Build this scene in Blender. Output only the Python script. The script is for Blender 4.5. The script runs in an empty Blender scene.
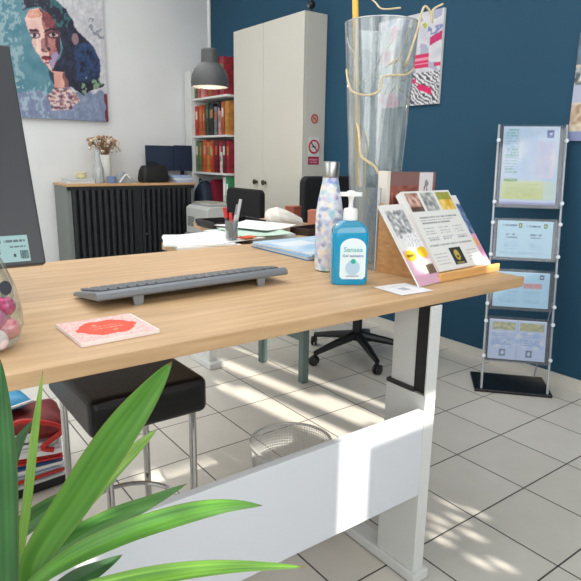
import bpy, bmesh, math, random
from mathutils import Vector, Matrix, noise as mnoise
random.seed(7)
COL = bpy.context.scene.collection
R = math.radians
PI = math.pi
T = 0.26                      # floor tile size
ZT = 0.728                    # desk top height
XB, YW = 2.543, 4.624         # blue wall, white wall
CEIL = 2.65

# ------------------------------------------------------------------ colour
def lin(c):
    c = c / 255.0
    return c / 12.92 if c <= 0.04045 else ((c + 0.055) / 1.055) ** 2.4
def rgb(r, g, b): return (lin(r), lin(g), lin(b), 1.0)

# ------------------------------------------------------------------ materials
MATS = {}
def mat(name, col=(200, 200, 200), rough=0.5, metal=0.0, noise=0.0, scale=20.0, stretch=(1, 1, 1), trans=0.0,
        emit=None, emit_s=0.0, bump=0.0, sub=0.0, coat=0.0):
    if name in MATS: return MATS[name]
    m = bpy.data.materials.new(name); m.use_nodes = True
    nt = m.node_tree; b = nt.nodes['Principled BSDF']
    base = rgb(*col)
    b.inputs['Base Color'].default_value = base
    b.inputs['Roughness'].default_value = rough
    b.inputs['Metallic'].default_value = metal
    b.inputs['Coat Weight'].default_value = coat
    if trans: b.inputs['Transmission Weight'].default_value = trans
    if sub:
        b.inputs['Subsurface Weight'].default_value = sub
    if emit:
        b.inputs['Emission Color'].default_value = rgb(*emit); b.inputs['Emission Strength'].default_value = emit_s
    if noise or bump:
        tc = nt.nodes.new('ShaderNodeTexCoord'); mp = nt.nodes.new('ShaderNodeMapping')
        mp.inputs['Scale'].default_value = stretch
        nz = nt.nodes.new('ShaderNodeTexNoise'); nz.inputs['Scale'].default_value = scale; nz.inputs['Detail'].default_value = 4
        nt.links.new(tc.outputs['Object'], mp.inputs['Vector']); nt.links.new(mp.outputs['Vector'], nz.inputs['Vector'])
        if noise:
            mx = nt.nodes.new('ShaderNodeMix'); mx.data_type = 'RGBA'
            lo = [max(0, c * (1 - noise)) for c in base[:3]] + [1]; hi = [min(1, c * (1 + noise)) for c in base[:3]] + [1]
            mx.inputs[6].default_value = lo; mx.inputs[7].default_value = hi
            rp = nt.nodes.new('ShaderNodeValToRGB'); rp.color_ramp.elements[0].position = 0.3; rp.color_ramp.elements[1].position = 0.7
            nt.links.new(nz.outputs['Fac'], rp.inputs['Fac'])
            nt.links.new(rp.outputs['Color'], mx.inputs[0]); nt.links.new(mx.outputs[2], b.inputs['Base Color'])
        if bump:
            bp = nt.nodes.new('ShaderNodeBump'); bp.inputs['Strength'].default_value = bump; bp.inputs['Distance'].default_value = 0.003
            nt.links.new(nz.outputs['Fac'], bp.inputs['Height']); nt.links.new(bp.outputs['Normal'], b.inputs['Normal'])
    MATS[name] = m
    return m

def mat_painted(name='painted', rough=0.5):
    """reads the colours painted on the mesh"""
    if name in MATS: return MATS[name]
    m = bpy.data.materials.new(name); m.use_nodes = True
    nt = m.node_tree; b = nt.nodes['Principled BSDF']
    a = nt.nodes.new('ShaderNodeAttribute'); a.attribute_name = 'Col'
    nt.links.new(a.outputs['Color'], b.inputs['Base Color']); b.inputs['Roughness'].default_value = rough
    MATS[name] = m
    return m

def mat_clear(name, tint=(235, 242, 245), clear=0.85, haze=0.05, rough=0.05, streak=0.0, gloss=0.12):
    """thin clear plastic or glass sheet: mostly see-through with a little haze and sheen"""
    if name in MATS: return MATS[name]
    m = bpy.data.materials.new(name); m.use_nodes = True
    nt = m.node_tree; n = nt.nodes; l = nt.links
    n.remove(n['Principled BSDF']); out = n['Material Output']
    tr = n.new('ShaderNodeBsdfTransparent'); tr.inputs['Color'].default_value = rgb(*tint)
    df = n.new('ShaderNodeBsdfDiffuse'); df.inputs['Color'].default_value = rgb(235, 240, 242)
    gl = n.new('ShaderNodeBsdfGlossy'); gl.inputs['Roughness'].default_value = rough
    m1 = n.new('ShaderNodeMixShader'); m2 = n.new('ShaderNodeMixShader')
    m1.inputs[0].default_value = haze
    if streak:  # upright white streaks mixed in as painted reflections
        tc = n.new('ShaderNodeTexCoord'); mp = n.new('ShaderNodeMapping'); mp.inputs['Scale'].default_value = (1, 1, 0.04)
        nz = n.new('ShaderNodeTexNoise'); nz.inputs['Scale'].default_value = 60
        rp = n.new('ShaderNodeMapRange'); rp.inputs['From Min'].default_value = 0.5; rp.inputs['From Max'].default_value = 0.72
        rp.inputs['To Min'].default_value = haze; rp.inputs['To Max'].default_value = haze + streak
        l.new(tc.outputs['Object'], mp.inputs[0]); l.new(mp.outputs[0], nz.inputs[0]); l.new(nz.outputs[0], rp.inputs[0]); l.new(rp.outputs[0], m1.inputs[0])
    lw = n.new('ShaderNodeLayerWeight'); lw.inputs['Blend'].default_value = 0.25
    mr = n.new('ShaderNodeMapRange'); mr.inputs['To Min'].default_value = gloss * 0.35; mr.inputs['To Max'].default_value = min(1, gloss * 4)
    l.new(lw.outputs['Facing'], mr.inputs[0])
    l.new(tr.outputs[0], m1.inputs[1]); l.new(df.outputs[0], m1.inputs[2])
    l.new(m1.outputs[0], m2.inputs[1]); l.new(gl.outputs[0], m2.inputs[2]); l.new(mr.outputs[0], m2.inputs[0])
    l.new(m2.outputs[0], out.inputs['Surface'])
    MATS[name] = m
    return m

def mat_floor():
    m = bpy.data.materials.new('floor_tiles'); m.use_nodes = True
    nt = m.node_tree; n = nt.nodes; l = nt.links; b = n['Principled BSDF']
    tc = n.new('ShaderNodeTexCoord'); sp = n.new('ShaderNodeSeparateXYZ'); l.new(tc.outputs['Object'], sp.inputs[0])
    def math_(op, a, bb=None, c=None):
        x = n.new('ShaderNodeMath'); x.operation = op
        for i, v in enumerate((a, bb, c)):
            if v is None: continue
            if isinstance(v, (int, float)): x.inputs[i].default_value = v
            else: l.new(v, x.inputs[i])
        return x.outputs[0]
    cells, dist = [], []
    for ax, off in ((0, 0.0405), (1, 0.1031)):
        s = math_('DIVIDE', math_('SUBTRACT', sp.outputs[ax], off), T)
        cells.append(math_('FLOOR', s))
        f = math_('FRACT', s)
        dist.append(math_('MINIMUM', f, math_('SUBTRACT', 1.0, f)))
    d = math_('MINIMUM', dist[0], dist[1])
    mr = n.new('ShaderNodeMapRange'); mr.inputs['From Min'].default_value = 0.006; mr.inputs['From Max'].default_value = 0.011
    l.new(d, mr.inputs[0])
    cb = n.new('ShaderNodeCombineXYZ'); l.new(cells[0], cb.inputs[0]); l.new(cells[1], cb.inputs[1])
    wn = n.new('ShaderNodeTexWhiteNoise'); l.new(cb.outputs[0], wn.inputs[0])
    nz = n.new('ShaderNodeTexNoise'); nz.inputs['Scale'].default_value = 9; nz.inputs['Detail'].default_value = 5
    l.new(tc.outputs['Object'], nz.inputs[0])
    k = math_('ADD', math_('MULTIPLY', wn.outputs[0], 0.35), math_('MULTIPLY', nz.outputs[0], 0.65))
    mx = n.new('ShaderNodeMix'); mx.data_type = 'RGBA'
    mx.inputs[6].default_value = rgb(196, 192, 182); mx.inputs[7].default_value = rgb(216, 213, 205); l.new(k, mx.inputs[0])
    mg = n.new('ShaderNodeMix'); mg.data_type = 'RGBA'; mg.inputs[6].default_value = rgb(58, 54, 50)
    l.new(mx.outputs[2], mg.inputs[7]); l.new(mr.outputs[0], mg.inputs[0]); l.new(mg.outputs[2], b.inputs['Base Color'])
    b.inputs['Roughness'].default_value = 0.38
    bp = n.new('ShaderNodeBump'); bp.inputs['Strength'].default_value = 0.4; bp.inputs['Distance'].default_value = 0.002
    l.new(mr.outputs[0], bp.inputs['Height']); l.new(bp.outputs['Normal'], b.inputs['Normal'])
    return m

def mat_wood(name, a, bcol, scale=3.0, stretch=(1.2, 16, 16), rough=0.45):
    if name in MATS: return MATS[name]
    m = bpy.data.materials.new(name); m.use_nodes = True
    nt = m.node_tree; n = nt.nodes; l = nt.links; b = n['Principled BSDF']
    tc = n.new('ShaderNodeTexCoord'); mp = n.new('ShaderNodeMapping'); mp.inputs['Scale'].default_value = stretch
    nz = n.new('ShaderNodeTexNoise'); nz.inputs['Scale'].default_value = scale; nz.inputs['Detail'].default_value = 7; nz.inputs['Distortion'].default_value = 0.6
    rp = n.new('ShaderNodeValToRGB'); e = rp.color_ramp.elements
    e[0].position = 0.3; e[0].color = rgb(*bcol); e[1].position = 0.72; e[1].color = rgb(*a)
    l.new(tc.outputs['Object'], mp.inputs[0]); l.new(mp.outputs[0], nz.inputs[0]); l.new(nz.outputs[0], rp.inputs[0]); l.new(rp.outputs[0], b.inputs['Base Color'])
    b.inputs['Roughness'].default_value = rough
    MATS[name] = m
    return m

def mat_cells(name, cols, scale, rough=0.35):
    """flat patches of the given colours (printed pattern)"""
    m = bpy.data.materials.new(name); m.use_nodes = True
    nt = m.node_tree; n = nt.nodes; l = nt.links; b = n['Principled BSDF']
    tc = n.new('ShaderNodeTexCoord'); vo = n.new('ShaderNodeTexVoronoi'); vo.inputs['Scale'].default_value = scale
    nz = n.new('ShaderNodeTexNoise'); nz.inputs['Scale'].default_value = scale * 1.5
    va = n.new('ShaderNodeVectorMath'); va.operation = 'MULTIPLY_ADD'; va.inputs[1].default_value = (.02, .02, .02)
    l.new(nz.outputs['Color'], va.inputs[0]); l.new(tc.outputs['Object'], va.inputs[2]); l.new(va.outputs[0], vo.inputs['Vector'])
    sp = n.new('ShaderNodeSeparateXYZ'); l.new(vo.outputs['Color'], sp.inputs[0])
    rp = n.new('ShaderNodeValToRGB'); rp.color_ramp.interpolation = 'CONSTANT'
    e = rp.color_ramp.elements
    for i, c in enumerate(cols):
        x = e[i] if i < 2 else e.new(i / len(cols))
        x.position = i / len(cols); x.color = rgb(*c)
    l.new(sp.outputs[0], rp.inputs[0]); l.new(rp.outputs[0], b.inputs['Base Color']); b.inputs['Roughness'].default_value = rough
    return m

# ------------------------------------------------------------------ mesh builder
class MB:
    def __init__(s): s.v = []; s.f = []
    def add(s, vs, fs):
        o = len(s.v); s.v += [tuple(v) for v in vs]; s.f += [tuple(i + o for i in f) for f in fs]; return s
    def box(s, x0, x1, y0, y1, z0, z1, M=None):
        vs = [(x, y, z) for x in (x0, x1) for y in (y0, y1) for z in (z0, z1)]
        if M: vs = [M @ Vector(v) for v in vs]
        return s.add(vs, [(0, 1, 3, 2), (4, 6, 7, 5), (0, 4, 5, 1), (2, 3, 7, 6), (0, 2, 6, 4), (1, 5, 7, 3)])
    def lathe(s, prof, n=24, c=(0, 0, 0), M=None, cap=True, sx=1, sy=1):
        vs = []; fs = []
        for r, z in prof:
            for k in range(n):
                a = 2 * PI * k / n; p = Vector((r * math.cos(a) * sx, r * math.sin(a) * sy, z))
                if M: p = M @ p
                vs.append((p.x + c[0], p.y + c[1], p.z + c[2]))
        for i in range(len(prof) - 1):
            for k in range(n):
                k2 = (k + 1) % n; fs.append((i * n + k, i * n + k2, (i + 1) * n + k2, (i + 1) * n + k))
        if cap:
            fs.append(tuple(reversed(range(n)))); fs.append(tuple(range((len(prof) - 1) * n, len(prof) * n)))
        return s.add(vs, fs)
    def tube(s, pts, r, n=8, closed=False, cap=True):
        P = [Vector(p) for p in pts]; m = len(P); vs = []; fs = []; up = None
        for i, p in enumerate(P):
            if closed: t = P[(i + 1) % m] - P[(i - 1) % m]
            else: t = P[min(i + 1, m - 1)] - P[max(i - 1, 0)]
            t.normalize()
            if up is None:
                up = Vector((0, 0, 1)) if abs(t.z) < 0.9 else Vector((1, 0, 0))
            a = (up - t * up.dot(t)).normalized(); bb = t.cross(a); up = a
            rr = r[i] if isinstance(r, (list, tuple)) else r
            for k in range(n):
                w = 2 * PI * k / n; vs.append(p + (a * math.cos(w) + bb * math.sin(w)) * rr)
        for i in range(m if closed else m - 1):
            j = (i + 1) % m
            for k in range(n):
                k2 = (k + 1) % n; fs.append((i * n + k, i * n + k2, j * n + k2, j * n + k))
        if cap and not closed:
            fs.append(tuple(reversed(range(n)))); fs.append(tuple(range((m - 1) * n, m * n)))
        return s.add(vs, fs)
    def prism(s, poly, d0, d1, axis='y', M=None):
        """extrude a 2-D polygon; axis = direction of extrusion"""
        n = len(poly); vs = []
        for d in (d0, d1):
            for a, bb in poly:
                p = {'x': (d, a, bb), 'y': (a, d, bb), 'z': (a, bb, d)}[axis]
                vs.append(M @ Vector(p) if M else p)
        fs = [tuple(range(n)), tuple(reversed(range(n, 2 * n)))] + [(i, i + n, (i + 1) % n + n, (i + 1) % n) for i in range(n)]
        return s.add(vs, fs)
    def ball(s, c, r, n=16, sx=1, sy=1, sz=1):
        prof = [(max(r * math.sin(PI * i / n), 1e-5), -r * math.cos(PI * i / n) * sz) for i in range(n + 1)]
        return s.lathe(prof, n=2 * n, c=c, cap=False, sx=sx, sy=sy)
    def build(s, name, m, parent=None, bevel=0.0, smooth=False, seg=2):
        me = bpy.data.meshes.new(name); me.from_pydata([tuple(v) for v in s.v], [], s.f)
        bm = bmesh.new(); bm.from_mesh(me); bmesh.ops.recalc_face_normals(bm, faces=bm.faces); bm.to_mesh(me); bm.free()
        if m: me.materials.append(m)
        o = bpy.data.objects.new(name, me); COL.objects.link(o)
        if parent: o.parent = parent
        if bevel:
            md = o.modifiers.new('bevel', 'BEVEL'); md.width = bevel; md.segments = seg; md.limit_method = 'ANGLE'; md.angle_limit = R(40)
        if smooth:
            for p in me.polygons: p.use_smooth = True
            if bevel == 0:
                try: me.set_sharp_from_angle(angle=R(40))
                except Exception: pass
        return o

def rrect(w, h, r, n=5, cx=0, cy=0):
    pts = []
    for (sx, sy, a0) in ((1, 1, 0), (-1, 1, 90), (-1, -1, 180), (1, -1, 270)):
        for k in range(n + 1):
            a = R(a0 + 90 * k / n); pts.append((cx + sx * (w / 2 - r) + r * math.cos(a), cy + sy * (h / 2 - r) + r * math.sin(a)))
    return pts
def spline(P, n=8):
    P = [Vector(p) for p in P]; out = []
    for i in range(len(P) - 1):
        p0 = P[max(i - 1, 0)]; p1 = P[i]; p2 = P[i + 1]; p3 = P[min(i + 2, len(P) - 1)]
        for k in range(n):
            t = k / n
            out.append(0.5 * ((2 * p1) + (-p0 + p2) * t + (2 * p0 - 5 * p1 + 4 * p2 - p3) * t * t + (-p0 + 3 * p1 - 3 * p2 + p3) * t ** 3))
    out.append(P[-1]); return out

def tag(o, label, cat, group=None, kind=None):
    o['label'] = label; o['category'] = cat
    if group: o['group'] = group
    if kind: o['kind'] = kind
    return o
def thing(name, label, cat, loc=(0, 0, 0), rz=0, group=None, rx=0, ry=0):
    o = bpy.data.objects.new(name, None); COL.objects.link(o); o.empty_display_size = 0.05
    o.location = loc; o.rotation_euler = (rx, ry, rz)
    return tag(o, label, cat, group)
def struct(name, mb, m, parent=None, bevel=0.0):
    o = mb.build(name, m, parent, bevel)
    if not parent: o['kind'] = 'structure'
    return o

# ---- painted flat faces: local x = right, z = up, facing -y
def canvas(name, w, h, nx, ny, fn, parent=None, x0=None, z0=0.0, y=0.0, rough=0.5, matname='painted'):
    x0 = -w / 2 if x0 is None else x0
    vs = []; cs = []
    for j in range(ny + 1):
        for i in range(nx + 1):
            u, v = i / nx, j / ny
            vs.append((x0 + w * u, y, z0 + h * v)); c = fn(u, v); cs.append((lin(c[0]), lin(c[1]), lin(c[2]), 1))
    fs = [(j * (nx + 1) + i, j * (nx + 1) + i + 1, (j + 1) * (nx + 1) + i + 1, (j + 1) * (nx + 1) + i) for j in range(ny) for i in range(nx)]
    me = bpy.data.meshes.new(name); me.from_pydata(vs, [], fs)
    ca = me.color_attributes.new('Col', 'FLOAT_COLOR', 'POINT')
    for k, c in enumerate(cs): ca.data[k].color = c
    me.materials.append(mat_painted(matname, rough))
    o = bpy.data.objects.new(name, me); COL.objects.link(o)
    if parent: o.parent = parent
    return o
def inpoly(x, y, P):
    c = False; j = len(P) - 1
    for i in range(len(P)):
        xi, yi = P[i]; xj, yj = P[j]
        if (yi > y) != (yj > y) and x < (xj - xi) * (y - yi) / (yj - yi) + xi: c = not c
        j = i
    return c
def mixc(a, b, t): return tuple(a[i] * (1 - t) + b[i] * t for i in range(3))
def nz(x, y, z=0.0): return mnoise.noise(Vector((x, y, z)))
def layout(bg, items, jitter=0):
    """items: ('r',u0,v0,u1,v1,col) | ('t',u0,v0,u1,v1,col,rows) pseudo text lines | ('e',u,v,ru,rv,col) | ('g',u0,v0,u1,v1,colA,colB)"""
    def fn(u, v):
        c = bg
        for it in items:
            k = it[0]
            if k == 'e':
                if ((u - it[1]) / it[3]) ** 2 + ((v - it[2]) / it[4]) ** 2 < 1: c = it[5]
            elif it[1] <= u <= it[3] and it[2] <= v <= it[4]:
                if k == 'r': c = it[5]
                elif k == 'g': c = mixc(it[5], it[6], (v - it[2]) / (it[4] - it[2]))
                elif k == 'm':
                    q = 0.5 + 0.9 * nz(u * it[7], v * it[7], 3.1); c = mixc(it[5], it[6], min(1, max(0, q)))
                elif k == 't':
                    r = (v - it[2]) / (it[4] - it[2]) * it[6]; row = int(r)
                    if 0.3 < r - row < 0.8 and nz(u * 45, row * 7.3, 1.7) > -0.22 and u < it[3] - 0.12 * (nz(row * 3.7, 0.5, 9) + 0.5) * (it[3] - it[1]): c = mixc(c, it[5], 0.7)
        if jitter:
            d = jitter * nz(u * 30, v * 30, 5); c = tuple(max(0, min(255, x + d)) for x in c)
        return c
    return fn

def text(name, s, size, m, parent, loc, rot=(PI / 2, 0, 0), align='CENTER', ext=0.0003):
    cu = bpy.data.curves.new(name, 'FONT'); cu.body = s; cu.size = size; cu.align_x = align; cu.align_y = 'CENTER'; cu.extrude = ext
    cu.resolution_u = 3
    o = bpy.data.objects.new(name, cu); COL.objects.link(o)
    bpy.context.view_layer.update()
    dg = bpy.context.evaluated_depsgraph_get()
    me = bpy.data.meshes.new_from_object(o.evaluated_get(dg))
    bpy.data.objects.remove(o)
    o = bpy.data.objects.new(name, me); COL.objects.link(o); me.materials.clear(); me.materials.append(m)
    o.location = loc; o.rotation_euler = rot; o.parent = parent
    return o

# ------------------------------------------------------------------ common materials
M_WHITEWALL = mat('white_wall_paint', (222, 224, 224), 0.9, noise=0.03, scale=3)
M_BLUEWALL = mat('blue_wall_paint', (21, 71, 97), 0.75, noise=0.05, scale=2)
M_OAK = mat_wood('oak_laminate', (208, 174, 133), (182, 147, 107))
M_OAKEDGE = M_OAK
M_PALEMETAL = mat('pale_grey_powder_coat', (214, 216, 214), 0.45)
M_PANEL = mat('light_grey_panel', (212, 216, 222), 0.5)
M_BLACKPL = mat('black_plastic', (20, 20, 22), 0.45)
M_BLACKFAB = mat('black_fabric', (18, 19, 22), 0.85, noise=0.2, scale=120)
M_LEATHER = mat('black_leather', (16, 16, 17), 0.38, bump=0.3, scale=220)
M_CHROME = mat('chrome', (200, 200, 200), 0.18, 1.0)
M_STEEL = mat('brushed_steel', (175, 175, 172), 0.3, 1.0)
M_WHITE = mat('white_paper', (238, 238, 236), 0.75)
M_WHITEPL = mat('white_plastic', (236, 238, 238), 0.35)
M_CABINET = mat('cream_cabinet_lacquer', (206, 203, 192), 0.5, noise=0.02, scale=2)

# ================================================================== SETTING
struct('floor', MB().box(-1.6, XB + .1, -1.1, YW + .1, -0.06, 0), mat_floor())
struct('ceiling', MB().box(-1.6, XB + .1, -1.1, YW + .1, CEIL, CEIL + .06), mat('ceiling_paint', (225, 226, 225), 0.9))
struct('wall_white', MB().box(-1.6, XB + .1, YW, YW + .1, 0, CEIL), M_WHITEWALL)
struct('wall_blue', MB().box(XB, XB + .1, -1.1, YW, 0, CEIL), M_BLUEWALL)
struct('wall_left', MB().box(-1.7, -1.6, -1.1, YW, 0, CEIL), M_WHITEWALL)
struct('baseboard_blue', MB().box(XB - .012, XB, -1.0, YW, 0, .05), mat('skirting_tile', (214, 210, 202), 0.4))
struct('baseboard_white', MB().box(-1.6, XB - .012, YW - .012, YW, 0, .05), MATS['skirting_tile'])

# unseen wall behind the viewer, its slots shaped as a gobo for sun stripes
TX, TZ = -0.13 / 0.98, -0.60                    # sun travel per metre of +y
HOLES = []
def opening(X0, X1, Z0, Z1, Y):                 # the part of the wall (y=-1) that sunlights x0..x1, z0..z1 at depth Y
    dy = Y + 1.0
    HOLES.append((X0 - TX * dy, X1 - TX * dy, Z0 - TZ * dy, Z1 - TZ * dy))
opening(.735, .808, .20, .52, .80)              # stripe on the desk panel
opening(.808, 1.03, .425, .49, .80)             # upper right of the panel
opening(1.40, 1.47, -.36, .22, 2.1)             # floor stripes beyond the desk
opening(1.60, 1.63, -.36, .30, 2.1)
opening(1.24, 1.34, -.30, .12, 1.9)
opening(1.475, 1.53, -.40, -.10, 2.0)
opening(1.035, 1.075, .74, .80, .93)            # low on the left leaflet
opening(0.185, 0.205, .60, .66, .60)            # on the palm leaves
opening(0.205, 0.222, .58, .66, .52)
opening(0.25, 0.27, .60, .69, .45)
opening(1.30, 1.42, .70, .76, .95)
for (a, b_, y) in ((1.17, 1.19, .84), (1.21, 1.225, .86), (1.24, 1.255, .90), (1.26, 1.28, .80), (1.29, 1.305, .87), (1.33, 1.345, .93), (1.36, 1.375, .86), (1.18, 1.20, .72), (1.22, 1.24, .68)):
    opening(a, b_, 0, .035, y)
xs = sorted({-1.6, XB} | {round(v, 4) for h in HOLES for v in h[:2]})
zs = sorted({0, CEIL} | {round(v, 4) for h in HOLES for v in h[2:]})
wb = MB()
for j in range(len(zs) - 1):
    run = None
    for i in range(len(xs)):
        solid = i < len(xs) - 1 and not any(h[0] - 1e-3 < (xs[i] + xs[i + 1]) / 2 < h[1] + 1e-3 and h[2] - 1e-3 < (zs[j] + zs[j + 1]) / 2 < h[3] + 1e-3 for h in HOLES)
        if solid and run is None: run = xs[i]
        if not solid and run is not None:
            wb.add([(run, -1, zs[j]), (xs[i], -1, zs[j]), (xs[i], -1, zs[j + 1]), (run, -1, zs[j + 1])], [(0, 1, 2, 3)]); run = None
struct('wall_street_gobo', wb, M_WHITEWALL)

# ================================================================== STANDING DESK
DX0, DX1, DY0, DY1 = -0.45, 1.352, 0.81, 1.65
desk = thing('standing_desk', 'long oak-topped standing desk on pale metal legs with grey front panel', 'desk', (0, 0, 0))
MB().box(DX0, DX1, DY0, DY1, ZT - .025, ZT).build('desktop', M_OAK, desk, bevel=.002)
MB().box(-.22, .984, .80, .818, .243, .457).build('modesty_panel', M_PANEL, desk, bevel=.001)
def desk_leg(x):
    lg = MB().box(x, x + .035, .80, .806, .03, ZT - .0255)
    lg.box(x + .001, x + .034, .806, .925, .03, .49)
    lg.box(x + .008, x + .033, .842, .916, .49, ZT - .0255)
    leg = lg.build('leg', M_PALEMETAL, desk, bevel=.0015)
    MB().box(x + .006, x + .032, .8062, .842, .494, ZT - .03).build('cable_slot', M_BLACKPL, leg)
    MB().box(x + .0, x + .033, .838, .924, .4902, .50).build('lip', mat('dark_rubber', (45, 45, 46), .6), leg, bevel=.001)
    MB().box(x - .008, x + .045, .79, 1.46, 0.004, .03).build('foot', M_PALEMETAL, leg, bevel=.003)
    return leg
desk_leg(.985); desk_leg(-.26)
MB().box(-.2, .985, 1.1, 1.16, ZT - .055, ZT - .0255).build('crossbar', M_BLACKPL, desk)

# keyboard raised on two rear feet
kb = thing('keyboard', 'long grey computer keyboard with flip feet on oak desk', 'keyboard', (.34, 1.06, ZT))
def kbM(): return None
poly = [(0.0, .022), (.004, .032), (.012, .035), (.125, .0155), (.138, .010), (.138, .004), (.004, .019)]
b = MB(); b.prism(poly, 0, .46, 'x'); b.build('case', mat('keyboard_grey', (112, 117, 122), .4), kb, bevel=.003)
keys = MB(); ang = math.atan2(-.018, .113)
rows = 6
for r_ in range(rows):
    y = .017 + r_ * .0185
    z = .035 - (y - .012) * .0195 / .113
    x = .012
    while x < .44:
        w = .0165 if not (r_ == 0 and .12 < x < .2) else .07
        if x + w > .452: break
        keys.box(x, x + w, y, y + .0155, z - .001, z + .0028); x += w + .0035
keys.build('keys', mat('key_grey', (92, 96, 100), .5), kb, bevel=.001, seg=1)
for x in (.085, .385):
    MB().prism([(x - .012, .022), (x + .012, .022), (x + .009, .0005), (x - .009, .0005)], .006, .011, 'y').build('flip_foot', mat('foot_grey', (125, 128, 132), .5), kb)
kb.rotation_euler.z = R(2.5)

# red patterned card
card = thing('greeting_card', 'square pale pink booklet with red ornament lying on desk', 'booklet', (.250, .867, ZT + .0005))
MB().prism([(0, 0), (.13, .006), (.128, .128), (-.003, .129)], 0, .006, 'z').build('pages', mat('card_pages', (240, 228, 224), .7), card)
def cardfn(u, v):
    du, dv = (u - .5) / .41, (v - .5) / .37
    a = math.atan2(dv, du); rr = math.hypot(du, dv); edge = .93 + .05 * math.cos(6 * a) + .03 * math.cos(10 * a)
    c = (236, 192, 186)
    if nz(u * 26, v * 26, 2) > .08: c = (226, 160, 155)
    if nz(u * 40, v * 40, 7) > .2: c = (243, 214, 208)
    if rr < edge: c = (232, 72, 40)
    if rr < edge:
        for k, vv in enumerate((.57, .47)):
            if abs(v - vv) < .022 and abs(u - .5) < .22 and nz(u * 60, k * 9, 1) > -.05: c = (240, 150, 128)
        if ((u - .38) ** 2 + (v - .66) ** 2) < .0011 or ((u - .56) ** 2 + (v - .34) ** 2) < .0011: c = (240, 160, 110)
    return c
cv = canvas('cover', .126, .122, 70, 70, cardfn, card, x0=.001, z0=0)
cv.rotation_euler = (-PI / 2, 0, R(1.5)); cv.location = (.0, .004, .0064)

# paper slip
sl = thing('paper_slip', 'small white printed paper slip lying before the leaflet holder', 'paper', (.978, .880, ZT + .0004), R(-4))
cs = canvas('sheet', .098, .095, 30, 30, layout((232, 233, 235), [('r', .4, .35, .62, .62, (170, 180, 190)), ('t', .1, .7, .9, .9, (190, 195, 200), 3)]), sl)
cs.rotation_euler = (-PI / 2, 0, 0); cs.location = (0, -.047, .0008)

# folders on the desk
fd = thing('document_folder', 'pale blue cardboard folder topmost on the stack by bottle', 'folder', (1.185, 1.43, ZT + .0125), R(2))
MB().box(-.165, .155, -.15, .15, 0, .003).build('back_cover', mat('folder_blue', (150, 190, 222), .6), fd)
b = MB(); b.box(-.163, .15, -.147, .147, .0032, .007); b.build('sheets', M_WHITE, fd)
cf = canvas('cover', .318, .298, 40, 40, layout((176, 208, 232), [('m', 0, 0, 1, 1, (150, 192, 226), (214, 226, 236), 5), ('r', .1, .55, .5, .8, (225, 232, 238)), ('r', .55, .15, .9, .45, (110, 165, 215))]), fd, x0=-.165)
cf.rotation_euler = (-PI / 2, 0, 0); cf.location = (0, -.149, .0075)
fd2 = thing('document_folder', 'white and blue edged folder underneath the pale blue folder', 'folder', (1.185, 1.437, ZT + .0004), R(-1))
MB().box(-.165, .16, -.155, .15, 0, .002).build('back_cover', mat('folder_edge_blue', (92, 140, 180), .6), fd2)
MB().box(-.16, .158, -.152, .148, .0022, .0095).build('sheets', M_WHITE, fd2)
MB().box(-.166, .16, -.156, .15, .0098, .0115).build('front_cover', MATS['folder_blue'], fd2)

# ================================================================== BOTTLE / SANITISER / JAR
bt = thing('water_bottle', 'steel-capped insulated bottle with pastel floral print beside the blue sanitiser', 'bottle', (.98, 1.15, ZT + .0005))
MB().lathe([(.030, 0), (.0345, .003), (.0355, .02), (.036, .13), (.0345, .155), (.030, .185), (.0245, .212), (.0205, .232), (.0200, .240)], 40).build(
    'body', mat_cells('pastel_floral_print', [(222, 226, 236), (196, 206, 226), (160, 205, 218), (232, 232, 238), (206, 196, 226), (140, 160, 208), (228, 220, 214), (186, 214, 222), (235, 238, 242), (150, 150, 190), (240, 228, 205), (190, 214, 226)], 95), bt, smooth=True)
MB().lathe([(.0212, .2405), (.0216, .242), (.0216, .276), (.020, .280), (.0001, .281)], 32).build('cap', M_STEEL, bt, smooth=True)

sn = thing('hand_sanitiser', 'turquoise gel sanitiser pump bottle with white label on the desk', 'bottle', (.916, 1.0, ZT + .0005), R(-32))
def body_rings(scl, z0, z1):
    prof = [(0.92, 0.0), (1.0, .006), (1.0, .11), (.985, .122), (.90, .134), (.62, .145), (.36, .150)]
    vs = []; fs = []; n = None
    for k, z in prof:
        if z < z0 - 1e-6 or z > z1 + 1e-6: continue
        P = rrect(.086 * k * scl, max(.048 * k * scl, .026), min(.02, .012 + .0 * k) if k > .5 else .0128, 6)
        n = len(P); vs += [(x, y, z) for x, y in P]
    m = len(vs) // n
    for i in range(m - 1):
        for k in range(n): fs.append((i * n + k, i * n + (k + 1) % n, (i + 1) * n + (k + 1) % n, (i + 1) * n + k))
    fs.append(tuple(reversed(range(n)))); fs.append(tuple(range((m - 1) * n, m * n)))
    return vs, fs
b = MB(); b.add(*body_rings(1, 0, .122))
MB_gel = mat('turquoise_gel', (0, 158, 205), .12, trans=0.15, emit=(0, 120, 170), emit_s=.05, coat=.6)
b.build('body', MB_gel, sn, smooth=True)
b = MB(); vs, fs = body_rings(1, .122, .2); b.add(vs, fs)
b.build('shoulder', mat('clear_blue_plastic', (70, 168, 205), .1, trans=.3, coat=.5), sn, smooth=True)
MB().lathe([(.0135, .148), (.0165, .150), (.0165, .172), (.0145, .176), (.006, .178)], 24).build('collar', M_WHITEPL, sn, smooth=True)
pm = MB(); pm.lathe([(.0055, .178), (.005, .19), (.0065, .200), (.009, .205)], 16)
pm.prism(rrect(.052, .020, .0095, 6), .204, .213, 'z'); pm.ball((0, 0, .211), .012, 8, sz=.5)
pm.build('pump_head', M_WHITEPL, sn, smooth=True)
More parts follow.
